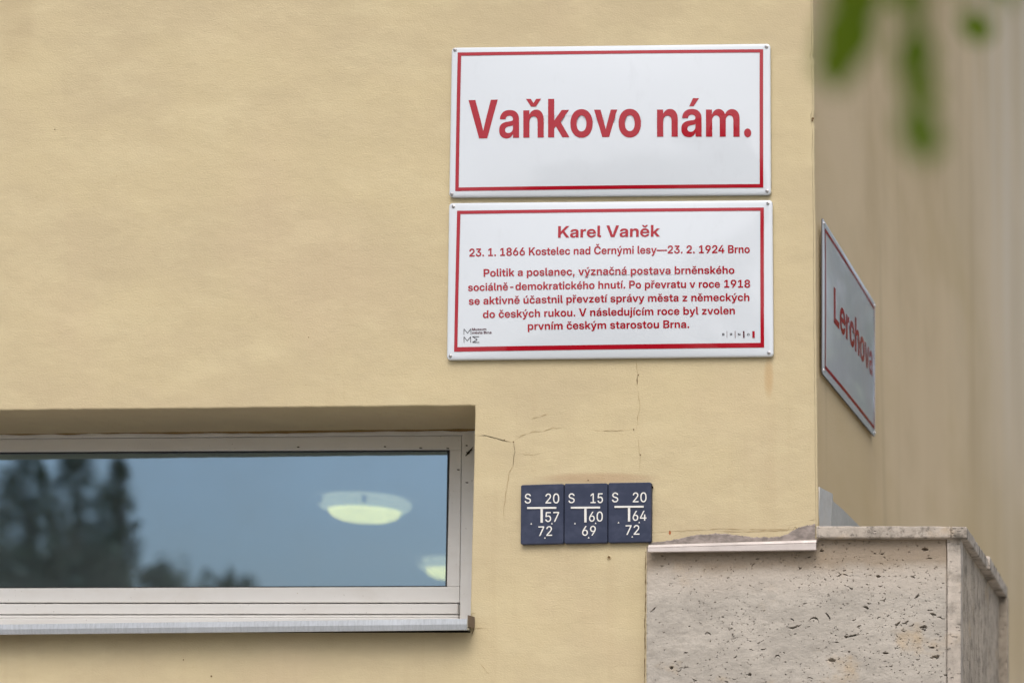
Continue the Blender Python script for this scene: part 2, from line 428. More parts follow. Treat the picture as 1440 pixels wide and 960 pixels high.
crack([(917,748),(960,746),(1010,743),(1060,744),(1105,744),(1147,743)], .9, 3, amp=.8, seed=12)
crack([(1000,746),(1050,747),(1085,746),(1108,745),(1110,739),(1116,737),(1124,736)], 1.1, 3, seed=13)
crack([(1114,746),(1118,740),(1122,745),(1117,749),(1112,751)], 1.1, 2, seed=14, amp=.6)
crack([(1138,731),(1147,730)], 1.3, 2, seed=15)
crack([(662,868),(664,862),(669,862)], 1.0, 3, seed=16); crack([(661,876),(666,883),(664,890),(663,897)], 1.5, 2, seed=17, amp=.5)
crack([(666,883),(676,882),(684,883)], .9, 3, seed=18); crack([(672,928),(682,940),(690,951)], .9, 3, seed=19)
crack([(908,775),(907.5,800),(908,835),(907,870),(907,915),(906,960),(906,1010)], 1.6, 2, amp=.6, taper=False, seed=20)
for (px, py, r) in ((1143.2,167,1.8),(1142.4,170,1.2)): spot(px, py, r)
for k in range(10):
    spot(rng.uniform(20, 1130), rng.uniform(20, 940), rng.uniform(.35, .6), 3)
spot(258,927,.9); spot(297,950,1.2); spot(77,182,.8); spot(434,474,.7)
# drilled hole with a raised rim of filler
hc = P(856.5, 783.5)
for r0, r1, y0, y1, mi in ((.0048,.0034,-.0002,-.0022,0),(.0034,.0024,-.0022,-.0004,0)):
    A = [V((hc.x+r0*(1+.15*nz(k, 31, 1.3))*math.cos(k*math.pi/7), y0, hc.z+r0*math.sin(k*math.pi/7))) for k in range(14)]
    B = [V((hc.x+r1*math.cos(k*math.pi/7), y1, hc.z+r1*math.sin(k*math.pi/7))) for k in range(14)]
    for k in range(14): bm.faces.new((A[k], A[(k+1) % 14], B[(k+1) % 14], B[k])).material_index = mi
bm.faces.new([V((hc.x+.0026*math.cos(k*math.pi/7), -.0006, hc.z+.0026*math.sin(k*math.pi/7))) for k in range(14)]).material_index = 2
me = bpy.data.meshes.new('wall'); bm.to_mesh(me); bm.free()
wall = link('wall', me, [M_plaster, M_side, M_crack, M_crackf], bld)
bm = bmesh.new(); box(bm, (-6.3,-.35,7.004), (XC+.35,YB+.3,7.2)); finish(bm, 'roof', M_roof, bld)

# window ------------------------------------------------------------
FRX = -700
def rail(bm, x0, x1, tl, bl_, tr_, br_, y0, y1):
    pxbox(bm, (x0, tl), (x1, tr_), (x1, br_), (x0, bl_), y0, y1)
XRF = 700
def ln(a0, a1, x): return a0+(a1-a0)*x/668          # a line given at px 0 and px 668
bm = bmesh.new()
rail(bm, FRX, XRF, ln(602,596,FRX), ln(616,611,FRX), ln(602,596,XRF), ln(616,611,XRF), FD, FD+.07)               # fixed head
pxbox(bm, (649.6,596), (XRF,596), (XRF,884), (646,884), FD-.0004, FD+.0705)                                       # fixed jamb
rail(bm, FRX, 643.6, ln(848.5,848.5,FRX), ln(863,862.5,FRX), ln(848.5,848.5,643), ln(863,862.5,643), FD-.006, FD+.07)
rail(bm, FRX, 643.8, ln(864.6,864.2,FRX), ln(868.6,867.2,FRX), ln(864.6,864.2,643), ln(868.6,867.2,643), FD-.012, FD+.07)
rail(bm, FRX, 644, ln(868.8,867.4,FRX), ln(882,878,FRX), ln(868.8,867.4,643), ln(882,878,643), FD-.016, FD+.07)
win = finish(bm, 'window', M_frame, bld); bevel(win, .0018)
# sash
bm = bmesh.new()
rail(bm, FRX, 648.6, ln(617,612,FRX), ln(635,631.5,FRX), ln(617,612,648), ln(635,631.5,648), FD+.003, FD+.06)
pxbox(bm, (632.2,631.6), (648.6,631.6), (646,824.3), (628,824.3), FD+.0033, FD+.06)
rail(bm, FRX, 646, ln(826.5,824.4,FRX), ln(846.6,846.6,FRX), ln(826.5,824.4,646), ln(846.6,846.6,646), FD+.003, FD+.06)
sash = finish(bm, 'sash', M_frame, win); bevel(sash, .0018)
bm = bmesh.new()     # dark seal round the pane
GD = FD+.012
rail(bm, FRX, 631.4, ln(630,627,FRX), ln(637.6,634.0,FRX), ln(630,627,631), ln(637.6,634.0,631), FD+.009, FD+.05)
pxbox(bm, (629.2,633), (636,633), (632,826), (626.2,826), FD+.0092, FD+.0503)
rail(bm, FRX, 627, ln(825,823,FRX), ln(832,830,FRX), ln(825,823,631), ln(832,830,631), FD+.0094, FD+.0497)
finish(bm, 'gasket', M_gasket, win)
bm = bmesh.new(); pxbox(bm, (FRX,626), (640,626), (640,838), (FRX,838), GD, GD+.004)
pane = finish(bm, 'pane', M_glass, win)
# packing behind the frame so that no daylight slips in round it
bm = bmesh.new()
rail(bm, FRX-40, 720, 560, 612, 560, 606, FD+.055, FD+.12); rail(bm, FRX-40, 720, 850, 920, 850, 920, FD+.055, FD+.12)
pxbox(bm, (652,560), (740,560), (740,900), (652,900), FD+.056, FD+.119)
finish(bm, 'frame_packing', M_gasket, win)
# dried sealant under the head
bm = bmesh.new(); pts = []
for i in range(70):
    px = -60+i*11; pts.append(P(px, ln(609.2,603.6,px)+1.1*nz(px, 21, .013)+.6*nz(px, 22, .06), FD-.006))
tube(bm, pts, [.0035+.0022*nz(i, 23, .3) for i in range(70)], 6); finish(bm, 'sealant', mat('old_sealant', (.20,.115,.025), .7), win, True)
# insect remains / dirt on the frame corner
bm = bmesh.new(); tube(bm, [P(655,640.5,FD-.004), P(658,637,FD-.006), P(661,633.5,FD-.004), P(665,628.5,FD-.003)], [.0012,.0024,.0016,.0006], 6)
tube(bm, [P(660,634,FD-.005), P(664,632.5,FD-.003)], .0008, 5); tube(bm, [P(658,637,FD-.005), P(656,635,FD-.003)], .0007, 5)
finish(bm, 'insect_remains', M_dirt, win)
for (a_, b_) in ((590,629.4),(418,628.2),(540,627.6),(628,630),(655,626),(643,660),(655,678)):
    bm = bmesh.new(); tube(bm, [P(a_, b_, FD-.001), P(a_+1.5+2*rng.random(), b_+.3, FD-.001)], .0012, 5); finish(bm, 'dirt_speck', M_dirt, win)
# zinc sill
bm = bmesh.new(); prof = []
SY = -.042
def sill_ring(px):
    zt, zb = P(px, ln(877.5,869.2,px), SY).z, P(px, ln(891.5,885.0,px), SY).z
    x = P(px, 0, SY).x
    return [(x, FD-.02, zt+.012), (x, SY, zt), (x, SY-.0012, (zt+zb)/2), (x, SY, zb), (x, SY+.012, zb+.0005), (x, SY+.012, zb+.004), (x, SY+.004, zb+.004), (x, SY+.004, zt-.004), (x, FD-.02, zt+.008)]
ringsv = []
for i in range(61):
    px = FRX+(657-FRX)*i/60; rg = sill_ring(px); w_ = .0004*nz(px, 41, .015)
    ringsv.append([bm.verts.new((p[0], p[1]+(w_ if p[1] < 0 else 0), p[2])) for p in rg])
for i in range(60):
    for k in range(9): bm.faces.new((ringsv[i][k], ringsv[i][(k+1) % 9], ringsv[i+1][(k+1) % 9], ringsv[i+1][k]))
bm.faces.new(ringsv[0]); bm.faces.new(ringsv[-1]); sill = finish(bm, 'sill', M_sill, win)
bm = bmesh.new(); pxbox(bm, (657.3,864.5), (658.6,864), (658.4,880), (657.4,881), -.038, -.002, ref=-.038); bevel(finish(bm, 'sill_end', mat('sill_end_cap', (.17,.13,.10), .8), sill), .002)
# room behind the pane
bm = bmesh.new()
rx0, rx1, ry0, ry1, rz1 = -5.6, -1.0, FD+.13, 6.0, 2.64
q = [bm.verts.new(p) for p in ((rx0,ry0,.2),(rx1,ry0,.2),(rx1,ry1,.2),(rx0,ry1,.2),(rx0,ry0,rz1),(rx1,ry0,rz1),(rx1,ry1,rz1),(rx0,ry1,rz1))]
for f_ in ((0,1,2,3),(3,2,6,7),(0,3,7,4),(1,5,6,2)): bm.faces.new([q[i] for i in f_])
bm.faces.new([q[i] for i in (4,7,6,5)]).material_index = 1
finish(bm, 'room', [M_room, M_room_c], bld)

# ceiling lamps seen through the glass
M_lampg = bpy.data.materials.new('lamp_diffuser'); M_lampg.use_nodes = True
b_ = M_lampg.node_tree.nodes['Principled BSDF']; b_.inputs['Base Color'].default_value = (.8,.8,.7,1)
b_.inputs['Emission Color'].default_value = (1,.86,.26,1); b_.inputs['Emission Strength'].default_value = 4.0
M_ring = mat('lamp_frosted_ring', (.7,.72,.68), .5)
for k_, v_ in (('Emission Color', (1,.95,.55,1)), ('Emission Strength', 1.3)): M_ring.node_tree.nodes['Principled BSDF'].inputs[k_].default_value = v_
def lathe(bm, prof, c, n=32):
    rg = [[bm.verts.new((c[0]+r*math.cos(k*2*math.pi/n), c[1]+r*math.sin(k*2*math.pi/n), c[2]+z)) for k in range(n)] for r, z in prof]
    for i in range(len(rg)-1):
        for k in range(n): bm.faces.new((rg[i][k], rg[i][(k+1) % n], rg[i+1][(k+1) % n], rg[i+1][k]))
    bm.faces.new(rg[0]); bm.faces.new(rg[-1])
def lamp(px, py, label):
    s = (2.605-EYE)*PPM/(PPY-py); c = Vector(((px-PPX)/PPM*s, s*DIST-DIST, rz1))
    r = empty('ceiling_lamp', c, label, 'ceiling lamp', 'lit ceiling lamps behind the window')
    bm = bmesh.new(); lathe(bm, [(.06,0),(.118,0),(.134,-.010),(.136,-.022),(.124,-.036),(.09,-.042)], c); finish(bm, 'lamp_base', M_ring, r, True)
    bm = bmesh.new(); lathe(bm, [(.104,-.040),(.104,-.047),(.092,-.060),(.07,-.069),(.03,-.073)], c); finish(bm, 'diffuser', M_lampg, r, True)
    for q_ in (-.8, .55): bm = bmesh.new(); box(bm, (c.x+q_*.10-.006, c.y-.139, c.z-.036), (c.x+q_*.10+.006, c.y-.127, c.z-.012)); finish(bm, 'clip', M_screw, r)
lamp(513, 716, 'round lit ceiling lamp seen whole through the middle of the ribbon window')
lamp(640, 800, 'lit ceiling lamp half hidden at the lower right corner of the window pane')

# ------------------------------------------------------------------ stone pier
pier = empty('stone_pier', (-.75, .3, 0), 'travertine clad pier at the wall corner with weathered coping and metal flashing', 'pier')
SF = -.030
# front slab: a fine height field with the voids of the stone as real pits
x0, x1 = P(909, 0, SF).x, P(1331, 0, SF).x
z1, z0 = P(0, 756, SF).z, 1.86
st_ = .0008
nx_, nz_ = int((x1-x0)/st_)+1, int((z1-z0)/st_)+1
gx = np.linspace(x0, x1, nx_); gz = np.linspace(z0, z1, nz_)
GX, GZ = np.meshgrid(gx, gz)
H = np.zeros_like(GX)
def smooth_noise(cx, cz, seed):
    g = np.random.default_rng(seed).random((cz+2, cx+2))
    u = np.clip((GX-x0)/(x1-x0),0,1)*cx; v = (GZ-z0)/(z1-z0)*cz
    i, j = u.astype(int), v.astype(int); fu, fv = u-i, v-j; fu = fu*fu*(3-2*fu); fv = fv*fv*(3-2*fv)
    return (g[j,i]*(1-fu)+g[j,i+1]*fu)*(1-fv)+(g[j+1,i]*(1-fu)+g[j+1,i+1]*fu)*fv
dens = .55*smooth_noise(7, 6, 1)+.45*smooth_noise(16, 14, 2)+.30*(GX-x0)/(x1-x0)
H += .0005*(smooth_noise(60, 60, 3)-.5)+.0004*(smooth_noise(160, 150, 4)-.5)
wob = (smooth_noise(150, 120, 5)-.5); wob2 = (smooth_noise(260, 200, 8)-.5)
def pit(cx, cz, L, w, ang, bend, depth):
    rad = L*1.5+.004
    i0, i1 = np.searchsorted(gx, (cx-rad, cx+rad)); j0, j1 = np.searchsorted(gz, (cz-rad, cz+rad))
    if i1-i0 < 2 or j1-j0 < 2: return
    X_, Z_ = GX[j0:j1,i0:i1]-cx, GZ[j0:j1,i0:i1]-cz
    u = X_*math.cos(ang)+Z_*math.sin(ang); v = -X_*math.sin(ang)+Z_*math.cos(ang)
    v = v+bend*(u*u)/(L+1e-6)
    v = v+wob[j0:j1,i0:i1]*w*1.1; u = u+wob2[j0:j1,i0:i1]*L*.5
    d = np.sqrt((u/L)**2+(v/w)**2)
    hh = depth*np.clip((1.1-d)/.4, 0, 1)
    H[j0:j1,i0:i1] = np.minimum(H[j0:j1,i0:i1], -hh)
cnt = 0
while cnt < 1250:
    cx, cz = nr.uniform(x0, x1), nr.uniform(z0, z1)
    dd = dens[min(nz_-1, int((cz-z0)/st_)), min(nx_-1, int((cx-x0)/st_))]
    if nr.random() > (max(0, dd-.22))**1.3*1.6: continue
    cnt += 1; k = nr.random()
    if k < .80: pit(cx, cz, nr.uniform(.0006,.0012), nr.uniform(.0005,.0008), nr.normal(0,.4), 0, nr.uniform(.003,.008))
    elif k < .965: pit(cx, cz, nr.uniform(.0011,.0026), nr.uniform(.00045,.00075), nr.normal(.1,.4), nr.normal(0,.3), nr.uniform(.004,.009))
    else: pit(cx, cz, nr.uniform(.0032,.0056), nr.uniform(.0006,.0010), nr.normal(.1,.35), nr.normal(0,.35), nr.uniform(.008,.012))
for (px, py, L, w, ang, bend) in ((1146,868,8,1.5,-.2,.8),(1116,882,7,1.5,.25,-.2),(995,889,5,1.2,0,.9),(1093,921,5,1.1,.1,.8),(1170,928,6,3.6,0,0),(1315,923,7,3,.1,0),
        (944,938,3,3,0,0),(918,857,6,1,.7,0),(1165,866,7,1.2,-1.0,.3),(1218,854,5,2,-.4,0),(1298,881,6,3,0,0),(1200,893,9,1.5,.15,0),(1190,895,3,2,0,0),(1301,772,5,3,0,0),(1262,877,5,2,.6,0),
        (1235,755+55,4,2,0,0),(1289,838,5,1.5,.9,0),(1274,875,6,1.3,.5,-.4),(1054,948,3,2.4,.2,0),(1245,918,5,2,0,0),(1310,910,4,2,0,0),(1312,863,5,2,-.3,0)):
    p = P(px, py, SF); pit(p.x, p.z, .85*L/PPM, .72*w/PPM, ang, bend, .010)
# chipped edges
H[:, :3] -= .002*np.abs(smooth_noise(20, 60, 6)[:, :3]); H[:, -2:] -= .003
GZ = np.where(GX < P(1146.5, 0, SF).x, np.minimum(GZ, P(0, 768.5, SF).z-.0000*GX), GZ)
verts = np.stack([GX, SF-H, GZ], -1).reshape(-1, 3).astype(np.float32)
idx = (np.arange(nz_-1)[:, None]*nx_+np.arange(nx_-1)[None]).reshape(-1)
quads = np.stack([idx, idx+1, idx+1+nx_, idx+nx_], -1).astype(np.int32)
nv, nq = len(verts), len(quads)
xv = np.array([(x0,SF+.03,z0),(x1,SF+.03,z0),(x1,SF+.03,z1),(x0,SF+.03,P(0, 768.5, SF).z),(x0,SF,z0-.0005),(x1,SF,z0-.0005),(x1,SF,0),(x0,SF,0),(x0,SF+.03,0),(x1,SF+.03,0)], np.float32)
o_ = nv
tl_i, tr_i, bl_i, br_i = (nz_-1)*nx_, nz_*nx_-1, 0, nx_-1
ext = [(bl_i, tl_i, o_+3, o_), (br_i, o_+1, o_+2, tr_i), (tl_i, tr_i, o_+2, o_+3), (o_+4, o_+5, o_+6, o_+7), (o_+4, o_+7, o_+8, o_), (o_+5, o_+1, o_+9, o_+6)]
allq = np.concatenate([quads, np.array(ext, np.int32)])
me = bpy.data.meshes.new('front_slab'); me.vertices.add(nv+len(xv)); me.vertices.foreach_set('co', np.concatenate([verts, xv]).ravel())
me.loops.add(len(allq)*4); me.loops.foreach_set('vertex_index', allq.ravel())
me.polygons.add(len(allq)); me.polygons.foreach_set('loop_start', np.arange(len(allq), dtype=np.int32)*4)
sm = np.zeros(len(allq), bool); sm[:nq] = True; me.polygons.foreach_set('use_smooth', sm)
me.update(calc_edges=True); me.validate(); link('front_slab', me, M_trav, pier)

def rough_box(name, f, b, m, parent, cuts=24, amp=.0009, bw=.0025, seed=0):
    """a slab with slightly worn, uneven edges"""
    bm = bmesh.new(); hexa(bm, f, b)
    bmesh.ops.subdivide_edges(bm, edges=[e for e in bm.edges if e.calc_length() > .05], cuts=cuts, use_grid_fill=True)
    bm.normal_update()
    for v in bm.verts:
        k = mnoise.noise(v.co*70+Vector((seed, 0, 0)))+.6*mnoise.noise(v.co*190+Vector((0, seed, 0)))
        sharp = any(len(e.link_faces) == 2 and e.calc_face_angle(0) > .5 for e in v.link_edges)
        v.co -= v.normal*amp*((.4+k*1.6) if sharp else .3*k)
    o = finish(bm, name, m, parent); bevel(o, bw, 2); return o
def vz(px, py, y): return P(px, py, y)
# side slab: its sawn edge shows at the front, its face goes back along the pier
ex0, ex1 = P(1332.2, 0, SF).x, P(1351, 0, SF).x
zc = P(0, 757, SF).z
fr = [Vector((ex0,SF-.0015,zc)), Vector((ex1,SF-.0015,zc)), Vector((ex1,SF-.0015,0)), Vector((ex0,SF-.0015,0))]
ys = .955
xb = -.505
bk = [Vector((xb-(ex1-ex0),ys,zc)), Vector((xb,ys,zc)), Vector((xb,ys,0)), Vector((xb-(ex1-ex0),ys,0))]
rough_box('edge_slab', fr, [Vector((p.x, SF+.03, p.z)) for p in fr], M_strip, pier, 60, .0012, .002, 3)
bm = bmesh.new(); hexa(bm, [Vector((p.x-.0012, SF+.031, p.z-.001)) for p in fr], bk); bevel(finish(bm, 'side_slab', M_tside, pier), .002)
# back slab standing a little proud
rough_box('back_slab', [Vector((-.74,ys+.001,zc)), Vector((-.4836,ys+.001,zc)), Vector((-.4836,ys+.001,0)), Vector((-.74,ys+.001,0))],
          [Vector((-.74,ys+.03,zc)), Vector((-.4836,ys+.03,zc)), Vector((-.4836,ys+.03,0)), Vector((-.74,ys+.03,0))], M_tside, pier, 30, .001, .002, 5)
# core
bm = bmesh.new(); box(bm, (x0+.002, .004, 0), (-.512, ys-.002, 2.0)); 
bm.free()
bm = bmesh.new(); box(bm, (XC+.004, SF+.032, 0), (-.516, ys-.002, zc-.002)); finish(bm, 'core', M_tside, pier)
# coping: front stone, corner stone, two stones going back
CY = -.047
def coping(name, pts, zt, th, seed, mb=M_cap):
    f = [Vector((p[0], p[1], zt)) for p in pts]; b = [Vector((p[0], p[1], zt-th)) for p in pts]
    rough_box(name, f, b, mb, pier, 16, .0013, .0028, seed)
zt = P(0, 739, CY).z
cx0, cx1, cx2 = P(1147.5, 0, CY).x, P(1337.5, 0, CY).x, P(1360, 0, CY).x
coping('coping_slab', [(cx0,CY), (cx1,CY), (cx1,.20), (cx0,.20)], zt, .0242, 1)
yj, ye = .42, .985
xj, xe = cx2+(-.4856-cx2)*yj/ye, -.4856
coping('coping_slab', [(cx1-.0004,CY-.0005), (cx2,CY-.0005), (xj,yj), (cx1+.0012-.02,yj)], zt-.0008, .0240, 2)
coping('coping_slab', [(cx1-.018,yj+.003), (xj+.004,yj+.003), (xe,ye), (cx1-.03,ye)], zt+.006, .0290, 3)
bm = bmesh.new(); box(bm, (XC+.003, .203, zt-.024), (cx1-.035, ye, zt-.003)); finish(bm, 'coping_bed', M_cap, pier)
# folded flashing over the front slab
bm = bmesh.new(); FY = -.052; rg_ = []
for i in range(41):
    px = 911+(1147.5-911)*i/40
    yt = 765.6-7.0*(px-911)/236; yb = 775.4-2.9*(px-911)/236
    zt_, zb_ = P(px, yt, FY).z, P(px, yb, FY).z; x_ = P(px, 0, FY).x; w_ = .0008*nz(px, 51, .02)+.0004*nz(px, 52, .11)
    zl = zt_-.0050
    pr = [(.0-.001,zt_+.006),(FY+.0065+w_,zt_+.001),(FY+.0032+w_,zt_-.0006),(FY+.0014+w_,zl),(FY+.0022+w_,zl-.0008),(FY+.0004+w_,zl-.0018),(FY-.0004+w_,zb_),(FY+.006,zb_-.0012),(FY+.010,zb_+.003),(FY+.004,zb_+.003),(FY+.006,zl),(-.001,zt_+.003)]
    rg_.append([bm.verts.new((x_, a_, b_)) for a_, b_ in pr])
for i in range(40):
    for k in range(12): bm.faces.new((rg_[i][k], rg_[i][(k+1) % 12], rg_[i+1][(k+1) % 12], rg_[i+1][k]))
bm.faces.new(rg_[0]); bm.faces.new(rg_[-1]); finish(bm, 'flashing', M_flash, pier)
# bare sheet above it where the render has flaked off
bm = bmesh.new()
up = [(912,763.5),(925,762),(938,760.5),(950,758.5),(958,756.5),(972,753.5),(985,751),(998,751.5),(1006,750),(1014,751),(1022,750.5),(1030,752),(1040,753),(1050,754.5),(1060,755.5),(1072,755),(1084,755.5),(1094,755),(1102,753),(1108,751),(1113,747),(1119,744.5),(1124,741.5),(1132,739.5),(1140,738),(1148,736.5)]
top = []
for i in range(len(up)-1):
    for k in range(5):
        a_ = k/5; px = up[i][0]*(1-a_)+up[i+1][0]*a_; top.append((px, up[i][1]*(1-a_)+up[i+1][1]*a_+.7*nz(px, 61, .5)+1.0*nz(px, 62, 1.3)+.6*nz(px, 63, 2.9)))
Tv = [bm.verts.new(P(a_, b_, -.0014)) for a_, b_ in top]; Bv = [bm.verts.new(P(a_, 769, -.0014)) for a_, b_ in top]
T2 = [bm.verts.new(P(a_, b_-.6, -.0001)) for a_, b_ in top]
for i in range(len(Tv)-1): bm.faces.new((Tv[i], Tv[i+1], Bv[i+1], Bv[i])); bm.faces.new((T2[i], T2[i+1], Tv[i+1], Tv[i]))
finish(bm, 'bare_patch', M_mortar, pier)
# upstand sheet along the side wall, a little buckled
bm = bmesh.new(); prev = None
for i in range(61):
    y = .008+i*.97/60; zt_ = 2.297-.034*y
    w_ = float(np.interp(y, (0,.03,.075,.15,.24,.45,1), (.003,.007,.018,.004,.009,.012,.010)))+.0006*nz(y, 71, 6); xx = XC-.001+w_
    c_ = [bm.verts.new((xx+.0012*k, y, 2.19+(zt_-2.19)*k/4)) for k in range(5)]+[bm.verts.new((XC-.012, y, zt_+.002)), bm.verts.new((XC-.012, y, 2.19))]
    if prev:
        for k in range(7): bm.faces.new((prev[k], prev[(k+1) % 7], c_[(k+1) % 7], c_[k]))
    else: bm.faces.new(c_)
    prev = c_
bm.faces.new(prev); finish(bm, 'upstand', M_upst, pier, False)

# ------------------------------------------------------------------ lettering
import json
